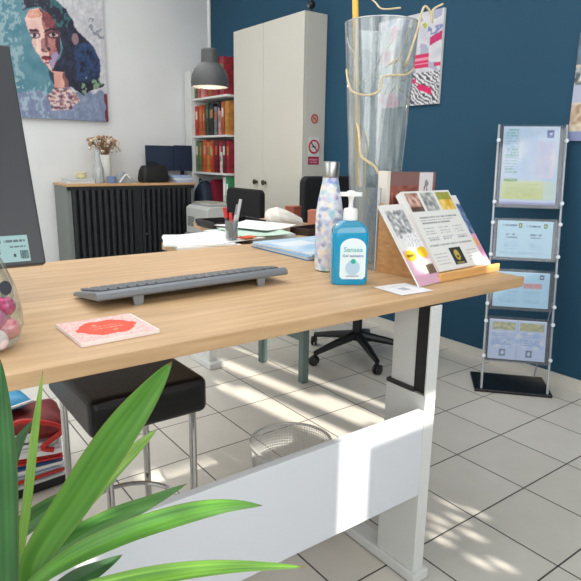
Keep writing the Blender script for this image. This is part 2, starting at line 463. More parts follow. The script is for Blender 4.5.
def lblshape():
    w, h = .060, .094; pts = [(-w / 2, .0), (w / 2, 0)]
    pts = [(-w / 2 + .006, 0), (w / 2 - .006, 0), (w / 2, .006)]
    for k in range(13):
        a = PI * k / 12; pts.append((w / 2 * math.cos(a), .074 + .022 * math.sin(a)))
    pts.append((-w / 2, .006)); return pts
lb = MB().prism([(x, z + .014) for x, z in lblshape()], -.0249, -.0242, 'y').build('label', mat('label_white', (222, 238, 242), .5), sn)
lb.location.x = .005
text('lettering', 'Sensea', .0165, mat('label_teal', (40, 165, 165), .5), lb, (0, -.0252, .083))
text('lettering', 'Gel sanitaire', .0096, mat('label_navy', (70, 90, 150), .5), lb, (0, -.0252, .069))
MB().lathe([(.017, 0), (.017, .0006)], 28, M=Matrix.Rotation(PI / 2, 4, 'X'), c=(0, -.0252, .041)).build('emblem_ring', mat('label_pale', (176, 206, 226), .5), lb)
MB().lathe([(.0058, 0), (.0058, .0009)], 20, M=Matrix.Rotation(PI / 2, 4, 'X'), c=(.001, -.0253, .056)).build('emblem_dot', mat('label_green', (30, 170, 150), .5), lb)
text('lettering', 'antibacterien', .0055, MATS['label_navy'], lb, (0, -.0252, .0215))

GLASS = mat_clear('clear_glass', (238, 244, 243), haze=.04, gloss=.16)
jr = thing('glass_jar', 'clear glass jar holding pink baubles at desk edge', 'jar', (.1, .97, ZT + .0005))
b = MB(); b.lathe([(.062, 0), (.082, .006), (.09, .03), (.09, .05), (.083, .09), (.068, .13), (.056, .155), (.052, .20), (.054, .215)], 48, cap=False)
b.lathe([(.0001, .002), (.062, .002)], 48, cap=False); b.build('vessel', GLASS, jr, smooth=True)
dt = MB().lathe([(.0001, 0), (.0105, 0), (.0105, .001), (.0001, .001)], 28, cap=False)
d_ = dt.build('round_sticker', mat('sticker_grey', (62, 66, 74), .6), jr); d_.location = (.058, -.066, .098); d_.rotation_euler = (R(78), 0, R(34))
def bauble(x, y, z, r, m, label):
    t = thing('bauble', label, 'bauble', (x, y, z), group='baubles in the glass jar')
    MB().ball((0, 0, 0), r, 14).build('ball', m, t, smooth=True)
    MB().lathe([(.004, r * .95), (.004, r + .005)], 10).build('cap', M_STEEL, t)
PINK = mat('hot_pink_gloss', (214, 62, 122), .18, .25); BLUSH = mat('blush_glitter', (226, 150, 160), .4, .2, noise=.3, scale=150); PEARL = mat('pearl_white', (232, 216, 220), .22)
bauble(.163, .950, ZT + .060, .0155, PINK, 'hot pink glossy bauble topmost in the glass jar')
bauble(.146, .934, ZT + .046, .0155, mat('rose_satin', (206, 122, 152), .35), 'rose satin bauble left of the hot pink one in the jar')
bauble(.163, .935, ZT + .0285, .0165, BLUSH, 'blush glitter bauble below the hot pink one in the jar')
bauble(.141, .912, ZT + .0195, .0165, PEARL, 'pearl white bauble at bottom front of the glass jar')
bauble(.118, .930, ZT + .019, .016, mat('deep_rose', (170, 50, 90), .3), 'deep rose bauble far left on the floor of the jar')
bauble(.150, .975, ZT + .022, .019, mat('pale_rose', (216, 170, 176), .4), 'pale rose bauble against the far side of the jar')
bauble(.115, .968, ZT + .020, .017, mat('dusty_pink', (196, 120, 140), .35), 'dusty pink bauble in the middle of the jar floor')

# ================================================================== COMPUTER MONITOR (rear, left)
mn = thing('computer_monitor', 'large dark grey monitor seen from behind at desk left', 'monitor', (-.02, 1.20, ZT + .0005))
tilt = R(-20)
Mt = Matrix.Translation((0, 0, .075)) @ Matrix.Rotation(tilt, 4, 'X')
b = MB(); b.prism(rrect(.615, .452, .004, 3, 0, .226), -.004, .018, 'y', M=Mt)
b.build('screen_shell', mat('monitor_grey', (52, 55, 60), .42), mn, bevel=.003)
MB().prism(rrect(.58, .417, .006, 4, 0, .228), .0185, .0195, 'y', M=Mt).build('screen', mat('screen_black', (8, 9, 12), .15), mn)
MB().tube([(-.05, .02, .006), (-.05, .03, .20)], .022, 12).build('neck', M_BLACKPL, mn)
MB().prism(rrect(.24, .19, .03, 5, -.05, .02), 0, .012, 'z').build('base', M_BLACKPL, mn, bevel=.003)
st = canvas('sticker', .060, .052, 40, 34, layout((150, 184, 186), [('e', .14, .78, .06, .09, (30, 40, 45)), ('t', .3, .7, .95, .86, (40, 60, 64), 1), ('t', .45, .5, .95, .64, (40, 60, 64), 1),
    ('e', .55, .25, .05, .07, (30, 40, 45)), ('m', .72, .1, .95, .42, (30, 45, 48), (130, 170, 175), 30), ('r', .1, .3, .14, .5, (60, 80, 84))]), mn)
st.matrix_local = Mt @ Matrix.Translation((.250, -.0048, .008))

# ================================================================== LEAFLET HOLDER ON THE DESK
hd = thing('leaflet_holder', 'plywood easel leaflet holder with front ledge on desk corner', 'display stand', (1.066, .885, ZT + .0005), R(2.5))
PLY = mat_wood('plywood', (206, 160, 108), (184, 132, 82), 4, (2, 10, 30), .55)
PLYE = mat_wood('ledge_pine', (232, 184, 118), (216, 162, 96), 4, (2, 14, 30), .5)
for x in (.022, .279):
    MB().prism([(.056, 0), (.185, 0), (.183, .178), (.178, .178), (.168, .168)], x, x + .006, 'x').build('side_panel', PLY, hd)
A = R(36)
MB().prism([(.0497, .004), (.0537, .001), (.1745, .167), (.1703, .170)], .0285, .279, 'x').build('backrest', PLY, hd)
b = MB(); b.box(.040, .298, -.006, .002, 0, .021); b.box(.040, .298, .002, .055, 0, .006); b.build('ledge', PLYE, hd, bevel=.0015)

def leaning(name, label, cat, loc, w, h, th, fn, rz, A, nx=50, ny=60, pages=M_WHITE, group=None):
    t = thing(name, label, cat, loc, rz, group, rx=-A)
    MB().box(-w / 2, w / 2, 0, th, 0, h).build('pages', pages, t)
    canvas('cover', w, h, nx, ny, fn, t, y=-.0006)
    return t
def midfn(u, v):
    c = (226, 226, 222)
    if v > .70:
        if .03 < v - .70 or True:
            for k, (a, bb, pal) in enumerate((((.04), .30, ((150, 96, 78), (216, 190, 178))), (.35, .62, ((120, 124, 124), (206, 206, 200))), (.67, .97, ((214, 160, 40), (240, 214, 130))))):
                if a < u < bb and .735 < v < .975 - (0.12 if k == 1 and abs(u - .485) > .11 else 0) * 0:
                    q = .5 + 1.1 * nz(u * 16, v * 16, k * 4.2); c = mixc(pal[0], pal[1], max(0, min(1, q)))
                    if k == 2 and v > .87: c = mixc(c, (110, 140, 60), .6)
                    if k == 0 and v < .80: c = mixc(c, (60, 48, 46), .7)
    for k, vv in enumerate((.655, .62, .585)):
        if abs(v - vv) < .008 and .1 < u < .9 - .1 * k and nz(u * 40, k * 5, 3) > -.2: c = (150, 152, 156)
    for cx in (.2, .5, .8):
        for vv in (.52, .48, .45, .40, .375):
            if abs(v - vv) < .007 and abs(u - cx) < .11 and nz(u * 60, vv * 90, 3) > -.12: c = (152, 156, 164)
    if abs(v - .305) < .006 and .05 < u < .95 and nz(u * 50, 1, 6) > -.2: c = (160, 160, 164)
    if .38 < u < .63 and .04 < v < .255:
        c = (52, 52, 54)
        e = ((u - .5) / .055) ** 2 + ((v - .16) / .065) ** 2
        if .35 < e < 1 or (e < .3 and v > .15): c = (190, 170, 70)
        if abs(v - .065) < .008 and abs(u - .505) < .08: c = (150, 140, 90)
    for cx in (.17, .83):
        for vv in (.20, .16, .12, .08):
            if abs(v - vv) < .009 and abs(u - cx) < .13 and nz(u * 60, vv * 90, 8) > -.15: c = (172, 172, 176)
    return c
def leftfn(u, v):
    c = (228, 226, 224)
    if v < .42: c = (226, 186, 204)
    if v < .12: c = (214, 168, 190)
    if .58 < v < .93 and .1 < u < .9: c = mixc((120, 124, 126), (225, 225, 222), max(0, min(1, .5 + 1.2 * nz(u * 9, v * 22, 2))))
    if .40 < v < .62 and .3 < u < .98: c = (240, 240, 240) if nz(u * 30, v * 60, 2) < .1 else (190, 190, 194)
    if ((u - .25) / .24) ** 2 + ((v - .36) / .065) ** 2 < 1 or ((u - .8) / .22) ** 2 + ((v - .38) / .07) ** 2 < 1: c = (236, 190, 40)
    if abs(v - .36) < .012 and abs(u - .25) < .15: c = (120, 96, 30)
    if .45 < u < .95 and .12 < v < .3: c = (240, 236, 232)
    if .62 < u < .98 and .1 < v < .22: c = (110, 92, 70)
    return c
def rightfn(u, v):
    c = (226, 226, 230)
    if v < .52: c = (222, 160, 190)
    if .40 < v < .88: 
        if u > .1: c = mixc((66, 96, 150), (150, 160, 176), max(0, min(1, .4 + 1.2 * nz(u * 7, v * 14, 2))))
    if v < .45: c = (226, 162, 192)
    if ((u - .5) / .42) ** 2 + ((v - .33) / .085) ** 2 < 1: c = (242, 176, 60)
    if abs(v - .33) < .012 and abs(u - .5) < .25: c = (110, 84, 40)
    return c
leaning('leaflet_booklet', 'pink and white leaflet standing behind the thick stack, right side of holder', 'leaflet', (1.346, .9375, ZT + .0072), .098, .226, .003, rightfn, R(3.2), A)
leaning('leaflet_stack', 'thick white brochure stack with three photos at centre of holder', 'brochure', (1.238, .9145, ZT + .0192), .205, .232, .020, midfn, R(3.5), A, 90, 100)
leaning('leaflet_booklet', 'pink and yellow leaflet leaning at left end of the holder', 'leaflet', (1.066, .8745, ZT + .0035), .098, .218, .004, leftfn, R(8), R(36))

# boxed book and clear stand behind the holder
bx = thing('boxed_book', 'brown red boxed book with white emblem card behind leaflet holder', 'book', (1.214, 1.097, ZT + .0005), R(4))
MB().box(-.092, .105, -.012, .016, 0, .255).build('cover', mat('box_clear_brown', (120, 84, 72), .35), bx, bevel=.001)
MB().box(-.106, -.0925, -.013, .017, 0, .258).build('spine', mat('spine_cream', (232, 226, 214), .5), bx)
def boxfn(u, v):
    c = mixc((128, 70, 60), (176, 108, 94), max(0, min(1, .5 + nz(u * 8, v * 20, 3))))
    if v > .86: c = (140, 104, 98)
    if v < .55: c = (70, 52, 50)
    if .55 < v < .8 and nz(u * 22, v * 3, 2) > .18: c = (196, 120, 104)
    if .62 < u < .93:
        c = (232, 226, 226)
        q = abs((u - .775) * 1.0); 
        if abs(q - (.93 - v) * .22 - .004) < .010 and .62 < v < .92: c = (90, 80, 84)
        if ((u - .79) / .045) ** 2 + ((v - .88) / .03) ** 2 < 1: c = (150, 140, 144)
    return c
canvas('front_print', .195, .252, 70, 70, boxfn, bx, x0=-.0915, z0=.002, y=-.0126, rough=.35)
ac = thing('acrylic_sign_holder', 'clear upright acrylic sheet holder behind the plywood easel', 'sign holder', (1.080, 1.078, ZT + .0005), R(2))
MB().box(0, .013, 0, .09, 0, .215).build('sheet', mat_clear('acrylic', (224, 230, 234), haze=.10, gloss=.16), ac)
MB().box(-.001, .006, -.002, .0, 0, .216).build('bright_edge', mat('acrylic_edge', (214, 218, 222), .3), ac)

# ================================================================== TALL GLASS VASE, STICK, TWINE
VX, VY = 1.198, 1.212
vs_ = thing('tall_glass_vase', 'tall clear cylindrical glass vase wound with twine', 'vase', (VX, VY, ZT + .0005))
b = MB()
outer = [(.0595, .0), (.0605, .004), (.069, .15), (.080, .33), (.0915, .52), (.0995, .643)]
inner = [(.0975, .643), (.088, .52), (.0765, .33), (.0655, .15), (.057, .02), (.0001, .02)]
b.lathe([(.0001, 0)] + outer + inner, 56, cap=False)
VG = mat_clear('vase_glass', (240, 244, 244), haze=.08, streak=.36, gloss=.16, rough=.08)  # streaks and haze in the glass colour stand in for white reflections
b.build('glass', VG, vs_, smooth=True)
b = MB(); b.tube([(.0988 * math.cos(a), .0988 * math.sin(a), .643) for a in [2 * PI * k / 56 for k in range(56)]], .0018, 6, closed=True)
b.build('rim', mat_clear('rim_glass', (230, 236, 238), haze=.5, gloss=.3), vs_, smooth=True)
YEL = mat_wood('yellow_bamboo', (250, 206, 96), (240, 184, 70), 5, (30, 30, 2), .5)
sk = thing('bamboo_stick', 'yellow bamboo stick standing in the tall glass vase', 'stick', (0, 0, 0))
MB().tube([(1.172, 1.228, ZT + .022), (1.152, 1.243, 1.08), (1.134, 1.260, 1.53)], .0082, 10).build('cane', YEL, sk, smooth=True)
for z, x, y in ((.93, 1.1608, 1.2357), (1.22, 1.1463, 1.2481)): MB().lathe([(.008, -.003), (.0095, 0), (.008, .003)], 12, c=(x, y, z)).build('node_ring', YEL, sk, smooth=True)
TW = mat('pale_twine', (208, 190, 152), .7, noise=.15, scale=60); TW2 = mat('grey_twine', (176, 172, 162), .7)
def twine(pts, r, m, label):
    o = MB().tube(spline(pts, 6), r, 6).build('decorative_twine', m, None, smooth=True)
    return tag(o, label, 'twine', 'curly twine on the tall vase')
twine([(1.199, 1.28, 1.457), (1.178, 1.222, 1.425), (1.175, 1.19, 1.402), (1.181, 1.13, 1.395)], .0022, TW, 'pale twine hanging over the rim of the vase beside the stick')
twine([(1.20, 1.12, 1.255), (1.187, 1.10, 1.27), (1.209, 1.098, 1.33), (1.226, 1.10, 1.381), (1.241, 1.102, 1.403), (1.252, 1.093, 1.389), (1.253, 1.085, 1.364), (1.267, 1.097, 1.397), (1.298, 1.092, 1.415)], .0028, TW, 'pale curled twine looping up at right rim of vase')
twine([(1.123, 1.265, 1.254), (1.095, 1.225, 1.216), (1.086, 1.195, 1.188), (1.100, 1.152, 1.178), (1.122, 1.13, 1.19), (1.126, 1.128, 1.221), (1.147, 1.113, 1.227), (1.19, 1.105, 1.232), (1.225, 1.112, 1.25)], .0028, TW, 'pale twine wrapped across the middle of the vase')
twine([(1.227, 1.212, 1.294), (1.22, 1.184, 1.267), (1.208, 1.16, 1.24), (1.193, 1.166, 1.224), (1.20, 1.19, 1.19)], .0022, TW2, 'grey twine curl inside the vase behind the wrapped twine')
twine([(1.128, 1.225, 1.12), (1.108, 1.193, 1.097), (1.100, 1.177, 1.065), (1.096, 1.165, 1.026), (1.100, 1.143, 1.010), (1.113, 1.128, .997), (1.120, 1.118, .978), (1.142, 1.108, .955)], .0034, TW, 'thick pale twine descending low on the vase to the boxed book')
twine([(1.15, 1.225, 1.05), (1.145, 1.21, 1.09), (1.15, 1.195, 1.066), (1.148, 1.2, 1.0), (1.155, 1.205, .93), (1.15, 1.215, .86)], .0026, mat('yellow_twine', (206, 170, 70), .7), 'yellow twine loop low inside the vase')
for k, (a0, z0, z1) in enumerate(((2.6, 1.16, 1.33), (3.6, 1.20, 1.36), (4.3, 1.18, 1.30))):
    P = [(VX + .07 * math.cos(a0 + t * .5), VY + .07 * math.sin(a0 + t * .5), z0 + (z1 - z0) * t / 4 + .012 * math.sin(t * 2.2)) for t in range(5)]
    twine(P, .0018, TW2, ['grey twine curl inside the vase behind the bamboo stick', 'thin grey twine arc inside the upper vase, centre', 'thin grey twine arc inside the upper vase near front'][k])
twine([(1.10, 1.24, 1.33), (1.098, 1.225, 1.30), (1.112, 1.20, 1.275), (1.118, 1.235, 1.25), (1.125, 1.26, 1.22), (1.118, 1.24, 1.19)], .0016, TW2, 'thin grey twine hugging left side of the upper vase')
twine([(1.15, 1.13, 1.255), (1.172, 1.125, 1.27), (1.196, 1.128, 1.262), (1.204, 1.13, 1.24), (1.19, 1.135, 1.222), (1.196, 1.133, 1.20), (1.21, 1.13, 1.19)], .0018, TW, 'thin pale twine squiggle inside the vase above the wrapped twine')
lf = MB().prism([(0, 0), (.010, .014), (.026, .046), (.014, .030), (.004, .016)], 0, .001, 'y', M=Matrix.Translation((1.108, 1.135, .895)) @ Matrix.Rotation(R(-55), 4, 'Y')).build('dried_leaf', mat('leaf_yellow', (240, 190, 50), .6))
tag(lf, 'bright yellow dried leaf on the front of vase low down', 'leaf')
for (nm, z, w) in (('vine_leaf', 1.375, .02),):
    o = MB().prism([(0, 0), (.012, .006), (.022, 0), (.014, -.01)], 0, .001, 'y', M=Matrix.Translation((1.226, 1.094, 1.357))).build(nm, mat('leaf_lime', (196, 204, 90), .6))
    tag(o, 'small lime green leaf beside twine loop at vase rim', 'leaf')

# ================================================================== STOOL, BIN, BAGS UNDER THE DESK
so = thing('stool', 'black padded square stool with chrome legs under the desk', 'stool', (.45, 1.235, 0))
b = MB(); b.box(-.13, .137, -.145, .185, .45, .535); b.build('seat', M_LEATHER, so, bevel=.018, seg=4)
LEGS = [(-.085, -.105), (.115, -.105), (-.112, .118), (.09, .118)]
for x, y in LEGS: MB().tube([(x, y, .004), (x, y, .452)], .0085, 12).build('leg', M_CHROME, so, smooth=True)
ring = [(.115 * math.cos(a) * 1.05, .125 * math.sin(a), .17 + 0 * a) for a in [2 * PI * k / 32 for k in range(32)]]
MB().tube(ring, .006, 8, closed=True).build('footrest_ring', M_CHROME, so, smooth=True)

bn = thing('waste_bin', 'silver wire mesh waste bin behind the desk panel', 'bin', (.862, 1.142, 0.001))
n_, m_ = 88, 34
vs = []; fs = []
for j in range(m_ + 1):
    z = .27 * j / m_; r = .082 + .028 * j / m_
    for k in range(n_):
        a = 2 * PI * k / n_; vs.append((r * math.cos(a), r * math.sin(a), z))
for j in range(m_):
    for k in range(n_): fs.append((j * n_ + k, j * n_ + (k + 1) % n_, (j + 1) * n_ + (k + 1) % n_, (j + 1) * n_ + k))
MESHM = mat('mesh_silver', (205, 206, 204), .45, .25)
w_ = MB().add(vs, fs).build('mesh_wall', MESHM, bn)
md = w_.modifiers.new('wire', 'WIREFRAME'); md.thickness = .0016; md.use_replace = True
MB().tube([(.11 * math.cos(2 * PI * k / 48), .11 * math.sin(2 * PI * k / 48), .27) for k in range(48)], .004, 8, closed=True).build('rim', MESHM, bn, smooth=True)
MB().lathe([(.0001, 0), (.083, 0), (.083, .004), (.0001, .004)], 40, cap=False).build('base', MESHM, bn)

# bags beside the stool
cr = thing('storage_box', 'black box on the floor left of stool under the bags', 'box', (.30, 1.83, .002), R(6))
MB().box(-.13, .13, -.10, .10, 0, .03).build('body', M_BLACKPL, cr, bevel=.004)
MB().box(-.135, .135, -.105, .105, .031, .040).build('lid', mat('box_lid_grey', (200, 204, 206), .5), cr, bevel=.003)
STK = [('white', (226, 228, 232)), ('red', (186, 40, 36)), ('blue', (46, 92, 150)), ('grey', (150, 168, 184))]
zz = .0445
for k, (cn, c, lab) in enumerate((('pale', (200, 214, 224), 'pale grey folded bag at bottom of the pile on black box'), ('blue', (50, 96, 156), 'blue striped folded bag second in the pile on black box'),
                                 ('red', (196, 46, 40), 'red striped folded bag third in the pile on black box'), ('white', (232, 232, 236), 'white folded bag under the red strapped bag'))):
    t = thing('folded_bag', lab, 'bag', (.30 + .006 * k, 1.825, zz), R(4 - 6 * k), group='folded shopping bags on the black box')
    h = (.03, .026, .02, .042)[k]
    b = MB()
    for q in range(3):
        b.prism(rrect(.24 - .012 * q, .18 - .01 * q, .02, 4), h * q / 3, h * (q + .86) / 3, 'z')
    b.build('fold', mat('bag_' + cn, c, .55, noise=.12, scale=30), t, bevel=.002)
    MB().box(-.118, .118, -.0935, -.0905, h * .1, h * .45).build('stripe', mat('stripe_' + ('white' if k % 2 else 'red'), (232, 232, 232) if k % 2 else (190, 44, 40), .5), t)
    zz += h + .001
rb_ = thing('red_bag', 'red and dark bag with white panel and strap loop, upper pile', 'bag', (.315, 1.825, zz + .008), R(-8))
b = MB()
for i, (w, d, z) in enumerate(((.25, .18, 0), (.256, .186, .02), (.25, .17, .05), (.22, .12, .075), (.17, .06, .088))): pass
def loft(rings):
    vs = []; fs = []; n = len(rings[0])
    for r_ in rings: vs += r_
    for i in range(len(rings) - 1):
        for k in range(n): fs.append((i * n + k, i * n + (k + 1) % n, (i + 1) * n + (k + 1) % n, (i + 1) * n + k))
    fs.append(tuple(reversed(range(n)))); fs.append(tuple(range((len(rings) - 1) * n, len(rings) * n)))
    return vs, fs
b.add(*loft([[(x + .006 * nz(x * 20, y * 20, z * 30), y, z + .006 * nz(x * 14, y * 14, 2)) for x, y in rrect(w, d, .02, 5)] for (w, d, z) in ((.24, .17, .001), (.256, .186, .02), (.25, .17, .045), (.22, .12, .066), (.15, .05, .078))]))
b.build('body', mat('bag_dark_red', (116, 30, 32), .6, noise=.3, scale=25), rb_, smooth=True)
MB().tube(spline([(-.08, -.097, .03), (0, -.10, .075), (.085, -.099, .052), (.118, -.096, .02), (.06, -.098, -.02), (.09, -.1, -.035)], 6), .008, 8).build('strap', mat('bag_red', (206, 50, 40), .5), rb_, smooth=True)
MB().prism([(-.11, .004), (.03, .004), (.05, .03), (-.10, .034)], -.0975, -.0955, 'y').build('white_panel', M_WHITE, rb_)
bl_ = thing('blue_pouch', 'bright blue crumpled pouch on top of the bag pile', 'pouch', (.27, 1.83, zz + .095), R(10))
b = MB(); b.add(*loft([[(x, y, z + .008 * nz(x * 25, y * 25, 1)) for x, y in rrect(w, d, .018, 5)] for (w, d, z) in ((.13, .10, .004), (.16, .12, .018), (.14, .10, .036), (.08, .05, .046))]))
b.build('body', mat('pouch_blue', (64, 156, 204), .35, noise=.1, scale=30), bl_, smooth=True)
MB().tube([(-.08, -.061, .012), (.0, -.064, .018), (.08, -.058, .02)], .005, 6).build('white_edge', M_WHITE, bl_)

# ================================================================== SECOND DESK AND ITS THINGS
ZD = .712
d2 = thing('office_desk', 'second oak-topped desk with green metal frame behind the standing desk', 'desk', (0, 0, 0))
MB().prism([(.86, 1.672), (1.72, 1.672), (1.72, 2.46), (1.26, 2.46), (1.16, 1.99), (.86, 1.93)], ZD - .025, ZD, 'z').build('desktop', M_OAK, d2, bevel=.002)
GRN = mat('green_grey_metal', (92, 112, 108), .45)
for y in (1.985, 2.32): MB().box(1.545, 1.58, y - .017, y + .017, 0.002, ZD - .026).build('leg', GRN, d2, bevel=.002)
MB().box(1.55, 1.575, 2.002, 2.303, .20, .235).build('rail', GRN, d2)
b = MB(); b.box(1.30, 1.345, 2.40, 2.44, .03, ZD - .026); b.box(1.28, 1.37, 2.36, 2.56, .002, .03); b.build('leg', M_PALEMETAL, d2, bevel=.003)

def paper(x, y, z, w, h, rz, label, th=.0012, m=None, group='papers on the second desk', name='paper_sheet', curl=0):
    n = 8; vs = []; fs = []
    for j in range(n + 1):
        for i in range(n + 1):
            u, v = i / n - .5, j / n - .5
            dz = curl * (4 * u * u) * (1 if u > 0 else .4) + .0
            vs.append((u * w, v * h, dz)); 
    k0 = len(vs); vs += [(a, b_, c - th) for a, b_, c in vs]
    q = n + 1
    for j in range(n):
        for i in range(n):
            a = j * q + i; fs.append((a, a + 1, a + q + 1, a + q)); fs.append((a + k0, a + q + k0, a + q + 1 + k0, a + 1 + k0))
    for i in range(n):
        for (a, bb) in ((i, i + 1), (n * q + i, n * q + i + 1), (i * q, (i + 1) * q), (i * q + n, (i + 1) * q + n)): fs.append((a, bb, bb + k0, a + k0))
    o = MB().add(vs, fs).build(name, m or M_WHITE); o.location = (x, y, z + th); o.rotation_euler.z = R(rz)
    return tag(o, label, 'paper', group)
paper(.97, 1.845, ZD + .0006, .22, .29, -14, 'white paper block lowest in the pile at left end of second desk', .010)
paper(.955, 1.835, ZD + .011, .24, .26, -24, 'white sheet topmost in the pile at left end of second desk', .006)
paper(1.05, 1.84, ZD + .0178, .20, .26, 12, 'white sheet overlapping the pile beside the pen cup', .003)
paper(1.23, 1.93, ZD + .0006, .22, .30, 8, 'white paper block behind the blue folders on second desk', .014, mat('paper_cool', (214, 226, 226), .7))
paper(1.22, 1.88, ZD + .0222, .20, .27, -10, 'green edged white sheet right of the pen cup', .002, mat('paper_mint', (196, 222, 206), .7), curl=.006)
paper(1.28, 1.96, ZD + .0305, .20, .26, 18, 'white sheet topmost behind the blue folders', .002, curl=.008)
# orange card
oc = MB().box(-.03, .03, -.02, .02, 0, .004).build('orange_card', mat('orange_card', (222, 96, 40), .6)); oc.location = (1.10, 1.735, ZD + .0245); oc.rotation_euler = (0, 0, R(20))
tag(oc, 'small orange card lying beside the clear pen cup', 'card')
# pen cup
pc = thing('pen_cup', 'clear pen cup on the second desk', 'pen holder', (1.035, 1.735, ZD + .0245))
b = MB(); b.lathe([(.0001, 0), (.021, 0), (.023, .065), (.0215, .065), (.0195, .003), (.0001, .003)], 24, cap=False); b.build('cup', mat_clear('cup_clear', (215, 220, 222), haze=.12, gloss=.2), pc, smooth=True)
def pen(dx, dy, tx, ty, L, r, m, label, capm=None):
    t = thing('pen', label, 'pen', (1.035 + dx, 1.735 + dy, ZD + .0285), group='pens in the clear cup')
    d = Vector((tx, ty, 1)).normalized()
    MB().tube([(0, 0, 0), d * L], r, 10).build('barrel', m, t, smooth=True)
    if capm: MB().tube([d * (L - .035), d * L, d * (L + .002)], [r * 1.15, r * 1.15, r * .8], 10).build('cap', capm, t, smooth=True)
pen(-.006, .004, -.12, .12, .105, .0058, mat('marker_grey', (70, 66, 66), .4), 'red-capped grey marker in the clear pen cup', mat('marker_red', (206, 44, 44), .35))
pen(-.001, -.006, -.05, .05, .085, .005, mat('marker_dark', (60, 62, 66), .4), 'dark grey pen standing upright in the clear pen cup', mat('marker_red', (206, 44, 44), .35))
pen(.008, .0, .16, -.10, .135, .0055, mat('pen_silver', (196, 198, 200), .35), 'silver grey pen leaning furthest right in the clear cup')
pen(.004, .008, .20, -.06, .115, .005, mat('pen_white', (226, 226, 226), .4), 'white pen leaning beside the silver pen in the cup', mat('pen_cap_grey', (130, 132, 136), .4))
# crumpled paper roll
cp = thing('paper_roll', 'crumpled cone of white paper lying on the second desk', 'paper', (1.44, 2.02, ZD + .0006), R(-20))
vs = []; fs = []; n = 24
prof = [(.016, -.06), (.034, -.045), (.046, -.01), (.044, .03), (.034, .07), (.022, .10)]
for r_, x in prof:
    for k in range(n):
        a = 2 * PI * k / n; rr = r_ * (1 + .16 * nz(math.cos(a) * 1.7, math.sin(a) * 1.7, x * 22))
        vs.append((x, rr * math.cos(a), .048 + rr * math.sin(a) * .95 + (-.2 * x)))
for i in range(len(prof) - 1):
    for k in range(n): fs.append((i * n + k, i * n + (k + 1) % n, (i + 1) * n + (k + 1) % n, (i + 1) * n + k))
fs.append(tuple(reversed(range(n)))); fs.append(tuple(range((len(prof) - 1) * n, len(prof) * n)))
MB().add(vs, fs).build('wrap', mat('crumpled_white', (226, 222, 212), .8, bump=.6, scale=40), cp)
MB().box(-.075, .10, -.02, .02, .0, .012).build('flap', M_WHITE, cp)
tr = thing('desk_tray', 'dark brown shallow tray right of the paper cone on second desk', 'tray', (1.50, 1.86, ZD + .0006), R(14))
b = MB(); b.box(-.09, .09, -.05, .05, 0, .006)
for (x0, x1, y0, y1) in ((-.09, .09, -.05, -.044), (-.09, .09, .044, .05), (-.09, -.084, -.044, .044), (.084, .09, -.044, .044)): b.box(x0, x1, y0, y1, .006, .028)
b.build('body', mat('tray_brown', (58, 42, 36), .5), tr, bevel=.001)
for k, (x, y, c, lab) in enumerate(((1.62, 2.16, (150, 84, 66), 'small terracotta box at the back of second desk near bottle'), (1.66, 2.05, (186, 120, 100), 'small salmon box beside the terracotta box on second desk'))):
    t = thing('small_box', lab, 'box', (x, y, ZD + .0006), R(15 + 20 * k), group='small boxes on the second desk')
    MB().box(-.03, .03, -.025, .025, 0, .075 - .01 * k).build('body', mat('box_terra%d' % k, c, .6), t, bevel=.002)
    MB().box(-.031, .031, -.026, .026, .0755 - .01 * k, .085 - .01 * k).build('lid', mat('box_terra%d' % k, c, .6), t, bevel=.002)
# black low tray at the far left corner
lt = thing('letter_tray', 'flat black letter tray at left rear of second desk', 'tray', (1.335, 2.24, ZD + .0006), R(-3))
b = MB(); b.prism(rrect(.26, .2, .02, 4), 0, .008, 'z'); b.build('base', M_BLACKPL, lt, bevel=.002)
b = MB(); b.box(-.13, .13, .09, .1, .008, .03); b.box(-.13, -.12, -.09, .09, .008, .03); b.box(.12, .13, -.09, .09, .008, .03); b.build('rim', M_BLACKPL, lt, bevel=.002)

# ---- office chairs
def office_chair(label, loc, rz, bw, z0, z1, a0=20):
    t = thing('office_chair', label, 'chair', loc, rz, group='black office chairs at the second desk')
    b = MB(); b.prism(rrect(.44, .42, .08, 6, 0, .0), .40, .46, 'z'); b.build('seat', M_BLACKFAB, t, bevel=.02, seg=3)
    b = MB(); b.prism(rrect(bw, z1 - z0, .035, 6, 0, (z0 + z1) / 2), .19, .235, 'y'); b.build('backrest', M_BLACKFAB, t, bevel=.012, seg=3)
    MB().tube([(0, .12, .43), (0, .25, .45), (0, .25, (z0 + z1) / 2)], .02, 8).build('back_bar', M_BLACKPL, t)
    MB().tube([(0, 0, .09), (0, 0, .41)], .025, 14).build('gas_column', M_BLACKPL, t, smooth=True)
    for k in range(5):
        a = 2 * PI * k / 5 + R(a0); c, s = math.cos(a), math.sin(a)
        ft = MB().tube([(.02 * c, .02 * s, .115), (.15 * c, .15 * s, .09), (.27 * c, .27 * s, .062)], [.024, .019, .013], 8).build('foot', M_BLACKPL, t, smooth=True)
        cm = MB(); mx = Matrix.Translation((.275 * c, .275 * s, .026)) @ Matrix.Rotation(a + .6, 4, 'Z') @ Matrix.Rotation(PI / 2, 4, 'Y')
        cm.lathe([(.012, -.018), (.025, -.015), (.025, -.004), (.01, -.003), (.01, .003), (.025, .004), (.025, .015), (.012, .018)], 18, M=mx)
        cm.tube([(.27 * c, .27 * s, .062), (.275 * c, .275 * s, .03)], .006, 6)
        cm.build('caster', M_BLACKPL, ft, smooth=True)
    return t
office_chair('black office chair before the cream cabinet, its backrest square to view', (1.78, 3.17, 0), R(-90), .40, .50, .818)
office_chair('black office chair behind the patterned bottle with star base visible', (2.02, 2.12, 0), R(2), .44, .56, .925, 175)

